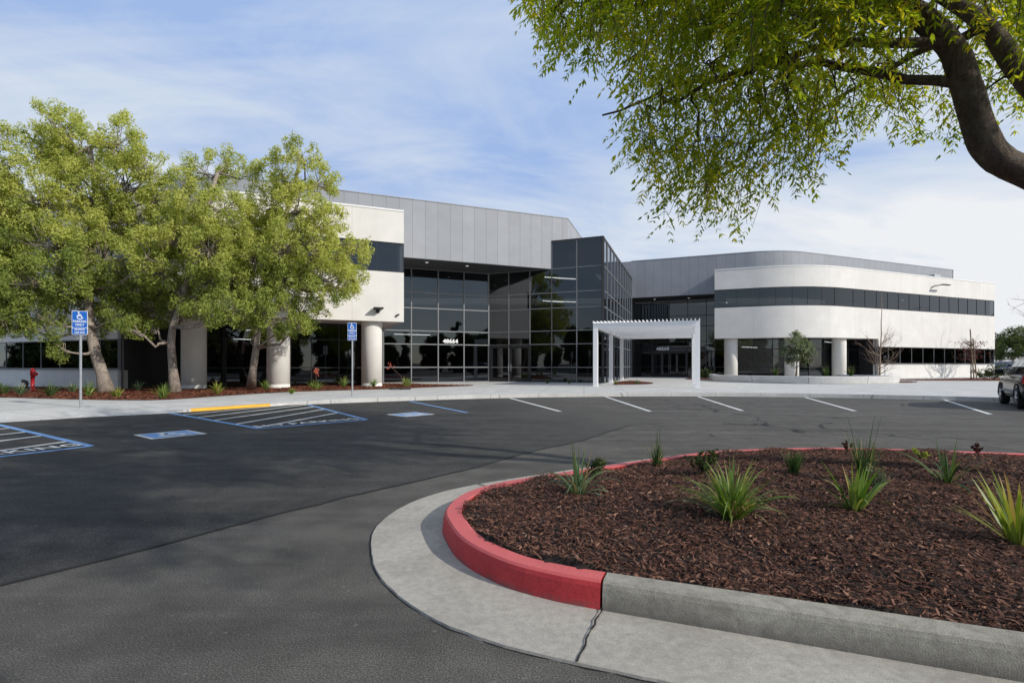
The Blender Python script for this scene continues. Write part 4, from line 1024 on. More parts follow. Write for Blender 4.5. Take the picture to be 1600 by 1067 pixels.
# the tree that hangs into the photo at the top right
def hanging_tree():
    rg = np.random.default_rng(31); base = (6.6, 4.1, .2)
    t = thing('overhanging_tree', 'large tree leaning in from the right with drooping green and yellow leaves', 'tree', base)
    trunk = [Vector(p) for p in (base, (6.35, 4.15, 1.0), (5.85, 4.25, 1.95), (4.98, 4.35, 2.62), (4.42, 4.4, 2.93), (4.15, 4.4, 3.08), (4.04, 4.42, 3.3), (3.95, 4.45, 3.7), (3.84, 4.5, 4.1), (3.5, 4.6, 4.5), (2.9, 4.9, 4.9), (2.2, 5.4, 5.25), (1.4, 5.9, 5.4))]
    rad_t = [.25, .185, .145, .120, .112, .120, .116, .108, .102, .095, .075, .055, .035]
    def curve3(pts, rads, k=5, rough=.0):
        P_ = [2 * pts[0] - pts[1]] + pts + [2 * pts[-1] - pts[-2]]; R_ = [rads[0]] + rads + [rads[-1]]; op, orr = [], []
        for i in range(1, len(P_) - 2):
            for q in range(k):
                t_ = q / k; a, b, c, d = P_[i - 1:i + 3]
                op.append(.5 * (2 * b + (c - a) * t_ + (2 * a - 5 * b + 4 * c - d) * t_ * t_ + (3 * b - a - 3 * c + d) * t_ ** 3))
                orr.append((R_[i] + (R_[i + 1] - R_[i]) * t_) * (1 + rough * rg.normal(0, 1)))
        return op + [pts[-1]], orr + [rads[-1]]
    m = MB(); tp, tr_ = curve3(trunk, rad_t, 5, .022); m.tube(tp, tr_, 18)
    limb2 = [Vector(p) for p in ((5.3, 4.32, 2.40), (5.2, 4.6, 3.2), (4.75, 4.75, 3.95), (4.45, 4.8, 4.45), (4.2, 5.1, 5.0), (3.7, 5.6, 5.7))]
    lp, lr = curve3(limb2, [.11, .098, .09, .078, .06, .035], 4, .02); m.tube(lp, lr, 14)
    more = [[(3.84, 4.5, 4.1), (3.0, 4.55, 4.15), (2.4, 4.8, 4.1), (1.9, 5.1, 4.05), (1.5, 5.3, 3.9)],
            [(3.95, 4.45, 3.7), (3.2, 4.9, 4.15), (2.6, 5.6, 4.5), (1.9, 6.3, 4.7), (1.2, 6.8, 4.6)],
            [(3.5, 4.6, 4.5), (2.6, 4.5, 5.0), (1.7, 4.6, 5.1), (.9, 4.8, 5.0), (.4, 5.0, 4.75)],
            [(4.45, 4.8, 4.45), (4.3, 5.5, 4.6), (4.2, 6.2, 4.7), (4.0, 6.8, 4.6)],
            [(4.75, 4.75, 3.95), (5.4, 5.2, 4.5), (6.0, 5.6, 4.9), (6.6, 5.9, 5.1)],
            [(4.2, 5.1, 5.0), (4.4, 4.2, 5.6), (4.6, 3.2, 6.0), (4.6, 2.2, 6.1)],
            [(3.5, 4.6, 4.5), (3.2, 3.8, 5.2), (3.0, 3.0, 5.6), (2.7, 2.3, 5.7)]]
    nodes = [(p, .06) for p in trunk[8:]] + [(p, .06) for p in limb2[2:]]
    for br in more:
        br = [Vector(p) for p in br]; fine = [Vector((*q, 0)) for q in []]
        pth = []
        for a, b in zip(br[:-1], br[1:]):
            for k in range(4): pth.append(a.lerp(b, k / 4) + Vector(rg.normal(0, .025, 3)))
        pth.append(br[-1]); n = len(pth); m.tube(pth, [.045 * (1 - .78 * i / n) for i in range(n)], 8)
        nodes += [(p, .065 * (1 - .75 * i / n)) for i, p in enumerate(pth)]
    # where the shoots hang: crown outline, ragged below
    sil = [(812, -40), (822, 20), (850, 75), (905, 120), (955, 128), (985, 190), (968, 245), (1012, 330), (1040, 375), (1075, 378), (1120, 345), (1150, 352), (1195, 360), (1240, 310), (1300, 275), (1325, 235), (1395, 215), (1440, 205), (1490, 225), (1500, 262), (1535, 235), (1560, 190), (1640, 170), (1680, -60)]
    tips = []; tries = 0
    bpx = rg.uniform(800, 1690, 60000); bpy_ = rg.uniform(-130, 385, 60000); ok = inside(sil, bpx, np.maximum(bpy_, -35))
    # thin the lower fringe into hanging bunches
    bunch = .5 + .5 * np.sin(bpx * .055 + 1.3 * np.sin(bpy_ * .03)) * np.sin(bpx * .021 + bpy_ * .017 + 1)
    dens = np.where(bpy_ < 90, .9, np.where(bpy_ < 220, (.15 + .85 * bunch ** 1.3), .06 + .8 * bunch ** 1.3))
    right_gap = (bpx > 1340) & (bpy_ > 40); dens = np.where(right_gap, np.where(bpx > 1510, .55, .34), dens)
    trunkgap = (np.abs((bpx - 1470) - (bpy_ - 65) * .45) < 60) & (bpy_ > 55); dens = np.where(trunkgap, .08, dens)
    ok &= rg.random(60000) < dens
    idx = np.where(ok)[0][:1400]
    for i in idx:
        Y = rg.uniform(4.3, 7.2); 
        if bpy_[i] > 230: Y = rg.uniform(4.6, 6.2)
        if bpx[i] > 1340 : Y = rg.uniform(5.0, 7.4) if rg.random() < .85 or bpy_[i] > 120 else rg.uniform(3.7, 4.2)
        if 1150 < bpx[i] < 1470 and bpy_[i] < 130 and rg.random() < .35: Y = rg.uniform(3.6, 4.4)
        tips.append(Vector(atd(bpx[i], bpy_[i], Y)))
    # crown above and behind the view
    for _ in range(420):
        d = unit(rg.normal(0, 1, 3)) * rg.uniform(.4, 1.0) ** .5; p = Vector((4.4 + d[0] * 3.6, 3.6 + d[1] * 3.6, 5.9 + d[2] * 1.8))
        if p.y > .3 and p.z < H + .735 * p.y + .15 and p.x < p.y * 1.06: continue
        tips.append(p)
    ctr = Vector((3.6, 4.7, 4.6))
    # boughs first: each tip joins the nearest wood, from the inside outwards
    tw = MB(); NP = np.array([n_[0] for n_ in nodes]); NR = [n_[1] for n_ in nodes]
    starts = sorted(tips, key=lambda p: (p - ctr).length); LVs = []; TV = []
    NPl = [tuple(p) for p in NP]
    for p in starts:
        arr = np.array(NPl); up = Vector((rg.normal(0, .12), rg.normal(0, .12), rg.uniform(.3, .85))); s = p + up
        dist = np.linalg.norm(arr - np.array(s), axis=1) + .4 * np.maximum(0, s.z - arr[:, 2] - .6); k = int(dist.argmin()); a = Vector(NPl[k]); r = min(.016, NR[k] * .6)
        mid = a.lerp(s, .5) + Vector((rg.normal(0, .06), rg.normal(0, .06), .12 * min(1.5, (s - a).length))); r = max(r, .006)
        path = [a, a.lerp(mid, .5) + Vector((0, 0, .03)), mid, s, s.lerp(p, .45) + Vector((rg.normal(0, .04), rg.normal(0, .04), .04)), p]
        tw.tube(path, [r, r * .9, r * .8, r * .65, r * .5, .0022], 4, False)
        for q in (mid, s, s.lerp(mid, .5)):
            NPl.append(tuple(q)); NR.append(r)
        # pinnate leaves along the hanging shoot
        nl = rg.integers(6, 10); out = (p - ctr); out.z = 0; out = np.array(out.normalized())
        yellow = rg.random() < .04; tb = rg.normal(.46, .13) + (.45 if yellow else 0)
        sh = [np.array(x) for x in path[2:]]
        for j in range(nl):
            f = (j + .6) / nl * (len(sh) - 1); i0 = min(int(f), len(sh) - 2); o = sh[i0] + (sh[i0 + 1] - sh[i0]) * (f - i0)
            az = rg.uniform(0, 2 * math.pi); hd = np.array((math.cos(az), math.sin(az), 0)) * .8 + out * .45; dr = unit(hd + np.array((0, 0, rg.uniform(-1.1, -.15))))
            Lr = rg.uniform(.16, .27); np_ = rg.integers(4, 6)
            side = unit(np.cross(dr, np.array((0, 0, 1.0)) + rg.normal(0, .25, 3)))
            tt = np.linspace(.22, .95, np_); droop = np.array((0, 0, -1.0))
            cs, ds = [], []
            for q in tt:
                b = o + dr * Lr * q + droop * (.25 * Lr * q * q)
                for sg in (-1, 1):
                    dl = unit(side * sg * .85 + dr * .65 + droop * .35 + rg.normal(0, .12, 3)); cs.append(b + dl * .034); ds.append(dl)
            dl = unit(dr + droop * .5); cs.append(o + dr * Lr * 1.05 + droop * .25 * Lr); ds.append(dl)
            cs = np.array(cs); ds = np.array(ds); nn = unit(np.cross(ds, np.cross(np.array((0, 0, 1.0)), ds)) + rg.normal(0, .35, cs.shape))
            Ls = rg.uniform(.055, .09, len(cs)); LVs.append(leaf_quads(cs, ds, nn, Ls, Ls * rg.uniform(.22, .36, len(cs))))
            TV.append(np.repeat(np.clip(tb + rg.normal(0, .16, len(cs)), 0, 1), 4))
    m.v += []; o_ = len(m.v); m.v += tw.v; m.f += [tuple(i + o_ for i in f) for f in tw.f]; m.uv += tw.uv; m.mi += tw.mi
    m.build('trunk', M['bark_dark'], t, smooth=True)
    V = np.concatenate(LVs); np_mesh('crown', V, np.arange(len(V)).reshape(-1, 4), M['leaf_over'], t, np.concatenate(TV))
    return t
HT = hanging_tree()

def blades(m, rg, c, n, L, W_, lean, droop, tint0, tv, az0=0, az1=2 * math.pi, r0=.04):
    """strap leaves rising from a crown and arching over; appended to (verts, faces, tints)"""
    V, F = m
    for _ in range(n):
        az = rg.uniform(az0, az1); l = L * rg.uniform(.6, 1.1); le = abs(rg.normal(lean, lean * .45)); d = np.array((math.cos(az), math.sin(az))); s = np.array((-d[1], d[0], 0))
        o = np.array(c) + np.array((*(d * rg.uniform(0, r0)), -.015)); w = W_ * rg.uniform(.7, 1.2); K = 8; ang = math.pi / 2 - le * .6; pos = o.copy(); base = len(V); tn = np.clip(tint0 + rg.normal(0, .16), 0, 1); tw = rg.normal(0, .35); brn = rg.uniform(.8, .98) if rg.random() < .3 else 2; brn = .1 if rg.random() < .05 else brn
        dp = droop * rg.uniform(.4, 1.3)
        for k in range(K + 1):
            f = k / K; ww = w * (1 - f ** 2.2) * (.75 + .5 * min(1, f * 3)) * .5 + .0006; nn = np.array((-d[0] * math.sin(ang), -d[1] * math.sin(ang), math.cos(ang))); sd = s * math.cos(tw) + nn * math.sin(tw)
            V += [tuple(pos - sd * ww), tuple(pos + sd * ww)]; q_ = min(.9, tn + .12 * f) if f < brn else 1.0; tv += [q_, q_]
            pos = pos + np.array((*(d * math.cos(ang)), math.sin(ang))) * l / K; ang -= dp / K * (0.5 + 1.2 * f)
        for k in range(K): F.append((base + 2 * k, base + 2 * k + 1, base + 2 * k + 3, base + 2 * k + 2))

def clump(name, label, px, py, z, seed, specs, mat, cat='plant', group=None, zf=None):
    x, y, zz = at(px, py, z)
    if zf:
        zz = float(zf(np.array([x]), np.array([y]))[0]); x, y, _ = at(px, py, zz); zz = float(zf(np.array([x]), np.array([y]))[0])
    rg = np.random.default_rng(seed); V, F, tv = [], [], []
    for s in specs: blades((V, F), rg, (x, y, zz), tv=tv, **s)
    V = np.array(V); V = V - np.array((x, y, zz)); o = np_mesh(name, V, np.array(F), mat, None, tv); o.location = (x, y, zz)
    return tag(o, label, cat, group)
def sp(n, L, W_, lean, droop, tint0=.45, **k): return dict(n=n, L=L, W_=W_, lean=lean, droop=droop, tint0=tint0, **k)
IG = 'strap leaved plants in the kerbed island'
bz = bed_z
clump('strap_leaf_plant', 'blue green clump with arching leaves by the red kerb, furthest left in the island', 903, 772, .2, 41, [sp(34, .42, .014, 1.0, 1.7, .45), sp(10, .46, .014, .25, .2, .5)], M['blade_blue'], group=IG, zf=bz)
clump('strap_leaf_plant', 'largest bright green clump with many arching leaves in the middle of the island', 1143, 812, .2, 42, [sp(110, .47, .013, .85, 1.4, .5), sp(60, .45, .013, .35, .6, .55)], M['blade'], group=IG, zf=bz)
clump('strap_leaf_plant', 'sparse green clump with a few broad stiff leaves, right of the largest clump', 1335, 796, .2, 43, [sp(14, .42, .026, .75, .5, .5), sp(12, .36, .012, 1.0, 1.3, .5), sp(8, .46, .017, .3, .2, .45)], M['blade'], group=IG, zf=bz)
clump('strap_leaf_plant', 'dark green clump with low spreading leaves near the far kerb on the right', 1481, 752, .2, 44, [sp(16, .46, .02, 1.15, 1.2, .4), sp(8, .46, .018, .3, .2, .3)], M['blade_dark'], group=IG, zf=bz)
clump('strap_leaf_plant', 'lime green clump with upright leaves cut by the right edge', 1592, 850, .2, 45, [sp(26, .44, .022, .55, .35, .55), sp(12, .42, .010, 1.3, .7, .6), sp(8, .42, .008, 1.6, .3, .8)], M['blade_lime'], group=IG, zf=bz)
GG = 'fine grass tufts in the kerbed island'
clump('grass_tuft', 'thin upright dark grass tuft against the far red kerb', 1026, 727, .2, 46, [sp(80, .25, .006, .28, .25, .4), sp(14, .44, .004, .2, .1, .2), sp(16, .3, .006, .9, 1.0, .7)], M['blade_dark'], group=GG, zf=bz)
clump('grass_tuft', 'small dense fine grass tuft behind the largest strap leaved clump', 1240, 740, .2, 47, [sp(150, .24, .005, .3, .3, .45), sp(16, .34, .004, .5, .3, .3)], M['blade_dark'], group=GG, zf=bz)
clump('grass_tuft', 'tall wispy grass tuft rising behind the sparse broad leaved clump', 1350, 752, .2, 48, [sp(70, .42, .006, .32, .3, .4), sp(26, .62, .004, .5, .2, .2)], M['blade_dark'], group=GG, zf=bz)

def shrub(name, label, px, py, z, seed, h, w, n, leaf, mat, group=None, zf=None, stem='bark_red', bright=.1, cat='shrub'):
    """small branching shrub with its leaves spread along the stems"""
    x, y, zz = at(px, py, z)
    if zf: zz = float(zf(np.array([x]), np.array([y]))[0]); x, y, _ = at(px, py, zz)
    rg = np.random.default_rng(seed); t = thing(name, label, cat, (x, y, zz), group); m = MB(); c = []; 
    for _ in range(n):
        az = rg.uniform(0, 2 * math.pi); e = Vector((x + math.cos(az) * w / 2 * rg.uniform(.2, 1), y + math.sin(az) * w / 2 * rg.uniform(.2, 1), zz + h * rg.uniform(.45, 1))); a = Vector((x, y, zz - .01)); mid = a.lerp(e, .5) + Vector((rg.normal(0, .04) * h, rg.normal(0, .04) * h, .08 * h))
        m.tube([a, mid, e], [.006 * max(1, h), .005 * max(1, h), .002], 4, False)
        for k in range(int(26)):
            f = rg.uniform(.3, 1.05); p = a.lerp(mid, f * 2) if f < .5 else mid.lerp(e, f * 2 - 1); c.append(np.array(p) + rg.normal(0, .05 * h, 3))
    c = np.array(c); c[:, 2] = np.maximum(c[:, 2], zz + .01); N_ = len(c); L = rg.uniform(leaf * .6, leaf * 1.2, N_); d = unit(rg.normal(0, 1, (N_, 3)) + np.array((0, 0, .5)))
    m.build('stem', M[stem], t)
    np_mesh('foliage', leaf_quads(c, d, unit(np.cross(d, rg.normal(0, 1, (N_, 3)))), L, L * .45), np.arange(N_ * 4).reshape(-1, 4), mat, t, np.repeat(np.clip(rg.normal(.4 + bright, .2, N_), 0, 1), 4))
    return t
shrub('leafy_shrub', 'low dark leafy shrub just behind the largest strap leaved clump', 1098, 740, .2, 51, .24, .34, 16, .05, M['leaf_dark'], zf=bz)
shrub('leafy_shrub', 'dark leafy shrub tucked behind the blue green clump by the red kerb', 932, 752, .2, 52, .24, .22, 12, .045, M['leaf_dark'], zf=bz)
shrub('leafy_shrub', 'pale green leafy shrub at the foot of the sparse broad leaved clump', 1368, 772, .2, 53, .24, .2, 14, .03, M['leaf_grey'], zf=bz, bright=.25)
SG = 'small sprigs along the far kerb of the island'
for i, (px, py, lab, mt) in enumerate(((1325, 706, 'small reddish sprig by the far kerb, leftmost of the three', 'leaf_purple'), (1440, 718, 'small yellow green sprig by the far kerb, middle one of the three', 'leaf_left'), (1527, 709, 'small reddish sprig by the far kerb, rightmost of the three', 'leaf_purple'))):
    shrub('leafy_sprig', lab, px, py, .2, 60 + i, .13, .18, 5, .045, M[mt], SG, zf=bz, bright=.1)

# clumps in the bed before the left wing
BG = 'strap leaved clumps in the mulch along the left wing'
left_bed = [(6, 616, .6, 'blade_dark', 'clump at the far left edge of the bed, left of the iron valve'), (32, 617, .5, 'blade_blue', 'clump in front of the iron valve and red standpipe'), (79, 619, .62, 'blade_dark', 'clump right of the red standpipe'),
            (114, 613, .5, 'blade_blue', 'clump behind the nearest parking sign post'), (138, 619, .6, 'blade', 'clump just right of the nearest parking sign post'), (183, 621, .4, 'blade_lime', 'low yellowish clump at the foot of the leaning trunk'), (216, 611, .5, 'blade_blue', 'clump at the end of the ground floor wall'),
            (255, 623, .58, 'blade', 'dense green clump nearest the pavement, left of the forked trunk'), (340, 616, .52, 'blade_lime', 'clump between the first column and the straight trunk'), (416, 608.5, .5, 'blade', 'clump at the left side of the second column'), (456, 614.5, .25, 'blade_lime', 'tiny clump at the edge of the mulch below the second column'),
            (537, 605, .62, 'blade', 'clump just left of the second parking sign post'), (584, 604.5, .5, 'blade', 'clump at the foot of the third column')]
for i, (px, py, L, mt, lab) in enumerate(left_bed):
    clump('strap_leaf_clump', 'green ' + lab, px, py, .17, 80 + i, [sp(46, L, .028, .75, 1.0, .5), sp(16, L * 1.05, .026, .3, .3, .55)], M[mt], group=BG)
def flower_clump(px, py, lab, dx, hgt, seed, L):
    x, y, z = at(px, py, .17); t = thing('flowering_clump', lab, 'plant', (x, y, z), 'strap leaved clumps with a red flower stalk')
    rg = np.random.default_rng(seed); V, F, tv = [], [], []
    for s in (sp(60, L, .026, .8, 1.0, .6, r0=.25), sp(24, L, .026, .3, .3, .65, r0=.2)): blades((V, F), rg, (x, y, z), tv=tv, **s)
    np_mesh('leaves', np.array(V), np.array(F), M['blade'], t, tv)
    m = MB(); tip = Vector((x + dx, y, z + hgt)); m.tube([(x, y, z), (x + dx * .4, y, z + hgt * .55), tip], [.014, .012, .009], 6); st = m.build('flower_stalk', M['bark_red'], t)
    m = MB()
    for _ in range(16):
        p = tip + Vector(rg.normal(0, .07, 3)); m.tube([p, p + Vector((rg.normal(0, .04), rg.normal(0, .04), .10))], [.022, .008], 5)
    m.build('flower_head', M['flower'], st)
flower_clump(494, 608, 'wide low clump with a short flower stalk right of the second column', 0.0, .78, 71, .5)
flower_clump(635, 603, 'bright clump with a leaning red flower stalk near the entrance glass', -.85, 1.05, 72, .55)
RG = 'small clumps in front of the entrance glass and right wing'
for i, (px, py, L, lab, mt) in enumerate(((855, 598.5, .35, 'small clump at the foot of the entrance glass, left one', 'blade_dark'), (889, 598.5, .3, 'small clump at the foot of the entrance glass, right one', 'blade_dark'), (962, 600, .3, 'small clump in the pergola bed, left one', 'blade_lime'), (996, 600, .35, 'small clump in the pergola bed, right one', 'blade_dark'),
                                           (1420, 590.0, .7, 'small clump right of the planter, leftmost of three by the white wall', 'blade_dark'), (1434, 589.5, .8, 'small clump right of the planter, middle of three by the white wall', 'blade_dark'), (1449, 589.0, .7, 'small clump right of the planter, rightmost of three by the white wall', 'blade_blue'))):
    clump('strap_leaf_clump', lab, px, py, .17, 100 + i, [sp(34, L, .03, .8, .9, .45)], M[mt], group=RG)
for i, (px, py, h, w, lab) in enumerate(((1102, 592.5, .9, 1.2, 'low green shrub between the pergola and the planter'), (1537, 592, .9, 2.2, 'low dark shrub right of the staked tree'), (1553, 594.0, 1.25, 2.2, 'taller dark shrub at the corner of the building beside the parked car'))):
    shrub('low_shrub', lab, px, py, .16, 120 + i, h, w, 26, .16, M['leaf_dark'], None, bright=.15)
for i, (px, Y, lab) in enumerate(((1290, 34.5, 'grass clump in the planter between the columns, left one'), (1330, 34.8, 'grass clump in the planter right of the last column'), (1212, 36.0, 'grass clump in the planter left of the grey green tree'))):
    x = (px - 800) / 800 * Y; rg = np.random.default_rng(130 + i); V, F, tv = [], [], []
    for s in (sp(40, .75, .03, .6, .6, .4), sp(16, 1.0, .012, .3, .2, .7)): blades((V, F), rg, (0, 0, 0), tv=tv, **s)
    o = np_mesh('grass_clump', np.array(V), np.array(F), M['blade_dark'], None, tv); o.location = (x, Y, .525); tag(o, lab, 'plant', 'grass clumps growing in the planter')

# small trees right of the entrance
b = (.555 * 34.6, 34.6, .52)
puff_tree('young_evergreen', 'small grey green evergreen tree growing in the curved planter', 'tree', None, b, [b, (19.25, 34.6, 1.2), (19.2, 34.6, 2.2), (19.2, 34.6, 3.2), (19.2, 34.6, 3.7)],
          [((19.2, 34.5, 3.45), .32), ((19.0, 34.5, 3.0), .5), ((19.55, 34.6, 2.9), .48), ((18.75, 34.5, 2.5), .55), ((19.3, 34.3, 2.45), .6), ((19.85, 34.6, 2.35), .55), ((18.55, 34.6, 2.0), .5), ((19.2, 34.4, 1.9), .6), ((19.9, 34.5, 1.85), .5), ((18.8, 34.4, 1.55), .4), ((19.5, 34.4, 1.45), .4)],
          141, M['leaf_grey'], M['bark_pale'], .05, (.09, .16), 110, 130, (.16, .3), .025, .1)
def bare_tree(name, label, base, h, spread, low, n, seed, bark, r0, lean=0.0, sub=5, zlo=.12, taper=True):
    rg = np.random.default_rng(seed); t = thing(name, label, 'tree', base, None); b = Vector(base); m = MB()
    tr = [b + Vector((lean * f + rg.normal(0, .012) * h * .3, rg.normal(0, .01), h * f)) for f in np.linspace(0, 1, 9)]
    m.tube(tr, [r0 * (1 - .8 * i / 8) for i in range(9)], 8); w = MB()
    for _ in range(n):
        f = rg.uniform(zlo, low); s = tr[0].lerp(tr[-1], f); az = rg.uniform(0, 2 * math.pi); L = spread * rg.uniform(.5, 1.1) * (1 - .35 * f); d = Vector((math.cos(az), math.sin(az), rg.uniform(.35, 1.0))).normalized()
        p1 = s + d * L * .5 + Vector((0, 0, -.04)); p2 = s + d * L + Vector((0, 0, .18 * L)); r = r0 * .32; w.tube([s, p1, p2], [r, r * .7, r * .25], 5, False)
        for _ in range(sub):
            q = s.lerp(p1, rg.uniform(.3, 1)) if rg.random() < .5 else p1.lerp(p2, rg.random()); dd = Vector(unit(np.array(d) + rg.normal(0, .6, 3) + np.array((0, 0, .4)))); l2 = L * rg.uniform(.25, .55)
            q2 = q + dd * l2; w.tube([q, q.lerp(q2, .5) + Vector(rg.normal(0, .03, 3)), q2], [r * .45, r * .32, r * .12], 4, False)
            for _ in range(2):
                e = q.lerp(q2, rg.uniform(.3, .9)); w.tube([e, e + Vector(unit(np.array(dd) + rg.normal(0, .7, 3))) * l2 * .5], [r * .2, r * .08], 4, False)
    m.build('trunk', bark, t, smooth=True); w.build('branches', bark, t); return t
Y = 35.0; bare_tree('bare_young_tree', 'leafless young tree with one tall leader at the right end of the planter', (.719 * Y, Y, .52), 5.9, 1.7, .42, 26, 151, M['bark_pale'], .055, .12, 6, .02)
Y = 42.0; st = bare_tree('staked_young_tree', 'nearly bare young tree with dark purple leaves beside the right wing window', (.897 * Y, Y, .16), 3.1, 1.25, .95, 26, 152, M['bark_red'], .05, -.1, 5, .35)
rg = np.random.default_rng(7); c = np.array((.897 * Y, Y, .16)) + np.stack([rg.normal(.1, .55, 420), rg.normal(0, .5, 420), rg.uniform(1.6, 3.1, 420)], 1); c[:, 0] += np.sin(c[:, 2] * 9) * .2
d = unit(rg.normal(0, 1, (420, 3))); L = rg.uniform(.10, .18, 420); np_mesh('leaves', leaf_quads(c, d, unit(np.cross(d, rg.normal(0, 1, (420, 3)))), L, L * .5), np.arange(1680).reshape(-1, 4), M['leaf_purple'], st, np.repeat(rg.random(420), 4))
for k, (dx, h, lab) in enumerate(((-.06, 4.25, 'taller weathered wooden stake beside the purple leaved young tree'), (.16, 3.5, 'shorter weathered wooden stake beside the purple leaved young tree'))):
    m = MB(); x = .897 * Y + dx; m.tube([(x + .18, Y - .12, .12), (x, Y - .1, h * .6), (x - .12, Y - .1, h)], [.05, .05, .045], 8); tag(m.build('tree_stake', M['stake'], None), lab, 'stake', 'stakes of the young tree')
b = (.975 * 66, 66, .16)
puff_tree('round_tree', 'round dark green tree beyond the corner of the right wing', 'tree', None, b, [b, (64.3, 66, 1.2), (64.6, 66, 2.0), (64.9, 66, 3.2), (65, 66, 4.2)],
          [((62.5, 66, 3.6), 1.3), ((64.2, 66, 4.5), 1.4), ((66, 66, 4.8), 1.5), ((64.5, 65.5, 3.2), 1.4), ((66.5, 66, 3.4), 1.5), ((62.6, 66, 2.7), .9), ((68.4, 66, 4.4), 1.5), ((68.8, 66, 3.2), 1.3)], 161, M['leaf_dark'], M['bark'], .16, (.16, .26), 60, 22, (.4, .7), .08, .25)
Y = 44; bare_tree('bare_tree', 'bare dark branched tree reaching in at the right edge above the car', (1.075 * Y, Y, .16), 5.8, 4.2, .95, 26, 153, M['bark_red'], .13, -.3, 6, .45)

# ------------------------------------------------------------------ cars
def make_car(label, loc, ang, paint, group=None):
    """five-door estate car; local x forward, y to its left"""
    t = thing('parked_car', label, 'car', loc, group, ang); t['_world_parts'] = 0
    def B(mbx, nm, mat, par=None, **k):
        o = mbx.build(nm, mat, None, **k); o.parent = par or t; return o
    # lower body, lofted from rear to front: x, half width, sill z, shoulder z, deck z
    st = [(-2.16, .66, .45, .72, .80), (-2.12, .78, .36, .86, .92), (-1.95, .845, .30, .95, .98), (-1.3, .87, .27, .99, 1.01), (-.4, .875, .26, .985, 1.0), (.5, .875, .26, .97, .985), (.95, .87, .26, .94, .99), (1.5, .855, .28, .86, .93), (1.95, .81, .32, .76, .83), (2.16, .70, .40, .66, .71), (2.24, .55, .46, .58, .62)]
    V = []; sec = lambda x, w, a, s, d: [(x, 0, a), (x, w * .86, a), (x, w * .97, a + .07), (x, w, a + (s - a) * .38), (x, w * .992, a + (s - a) * .72), (x, w * .955, s), (x, w * .88, s + (d - s) * .6), (x, w * .55, d), (x, 0, d + .01)]
    m = MB()
    for q in st:
        a = sec(*q); V.append(a + [(p[0], -p[1], p[2]) for p in a[-2:0:-1]])
    K = len(V[0])
    for r_ in V: m.v += r_
    for i in range(len(V) - 1):
        for k in range(K): m.f.append((i * K + k, i * K + (k + 1) % K, (i + 1) * K + (k + 1) % K, (i + 1) * K + k)[::-1]); m.uv.append([(0, 0)] * 4); m.mi.append(0)
    m.f.append(tuple(range(K))); m.f.append(tuple((len(V) - 1) * K + k for k in reversed(range(K)))); m.uv += [[(0, 0)] * K] * 2; m.mi += [0, 0]
    body = B(m, 'body', paint, smooth=True)
    # cabin: roof shell and pillars with the glass set in
    ring_ = lambda z, xr, xf, w, ins: [(xr, -w, z), (xr, w, z), (xf, w * ins, z), (xf, -w * ins, z)]
    lev = [(.97, -2.02, 1.02, .80, .97), (1.26, -1.93, .55, .735, .97), (1.48, -1.80, .12, .655, .96), (1.55, -1.66, -.10, .60, .95), (1.575, -1.3, -.45, .45, .95)]
    m = MB(); 
    for L in lev: m.v += ring_(*L)
    for i in range(len(lev) - 1):
        for k in range(4): m.f.append((i * 4 + k, i * 4 + (k + 1) % 4, i * 4 + 4 + (k + 1) % 4, i * 4 + 4 + k)[::-1]); m.uv.append([(0, 0)] * 4); m.mi.append(0)
    m.f.append((16, 17, 18, 19)[::-1]); m.uv.append([(0, 0)] * 4); m.mi.append(0)
    B(m, 'cabin', paint, bevel=.03)
    def lerp(a, b, f): return tuple(a[i] + (b[i] - a[i]) * f for i in range(3))
    b0, b1, b2 = ring_(*lev[0]), ring_(*lev[1]), ring_(*lev[2])
    def side(s, f0, f1, sgn):
        """patch of the cabin side between fractions s0..s1 along and f0..f1 up"""
        def P(u_, v_):
            lo = (b0, b1) if v_ < .55 else (b1, b2); vv = v_ / .55 if v_ < .55 else (v_ - .55) / .45
            r_ = [lerp(lo[0][i], lo[1][i], vv) for i in range(4)]; a, b = (r_[1], r_[2]) if sgn > 0 else (r_[0], r_[3]); p = lerp(a, b, u_); return (p[0], p[1] + sgn * .006, p[2])
        m = MB(); n = 4; g = [[P(s[0] + (s[1] - s[0]) * (i / n), f0 + (f1 - f0) * j / n) for i in range(n + 1)] for j in range(n + 1)]
        for j in range(n):
            for i in range(n):
                q = [g[j][i], g[j][i + 1], g[j + 1][i + 1], g[j + 1][i]]; m.add(q, [(0, 1, 2, 3) if sgn < 0 else (3, 2, 1, 0)])
        return m
    for sgn in (1, -1):
        for s in ((.06, .27), (.30, .60), (.63, .93)): B(side(s, .12, .92, sgn), 'side_window', M['car_glass'])
    m = MB(); e = .015
    q = [lerp(b0[2], b0[3], .06), lerp(b0[2], b0[3], .94), lerp(b2[2], b2[3], .92), lerp(b2[2], b2[3], .08)]; q = [lerp(q[0], q[3], .1), lerp(q[1], q[2], .1), lerp(q[1], q[2], .93), lerp(q[0], q[3], .93)]
    m.add([(x + e + .05, y_, z_ + .02) for x, y_, z_ in q], [(3, 2, 1, 0)]); B(m, 'windscreen', M['car_glass'])
    m = MB(); q = [lerp(b0[0], b0[1], .08), lerp(b0[0], b0[1], .92), lerp(b2[0], b2[1], .9), lerp(b2[0], b2[1], .1)]; q = [lerp(q[0], q[3], .25), lerp(q[1], q[2], .25), lerp(q[1], q[2], .92), lerp(q[0], q[3], .92)]
    m.add([(x - .03, y_, z_) for x, y_, z_ in q], [(3, 2, 1, 0)]); B(m, 'rear_window', M['car_glass'])
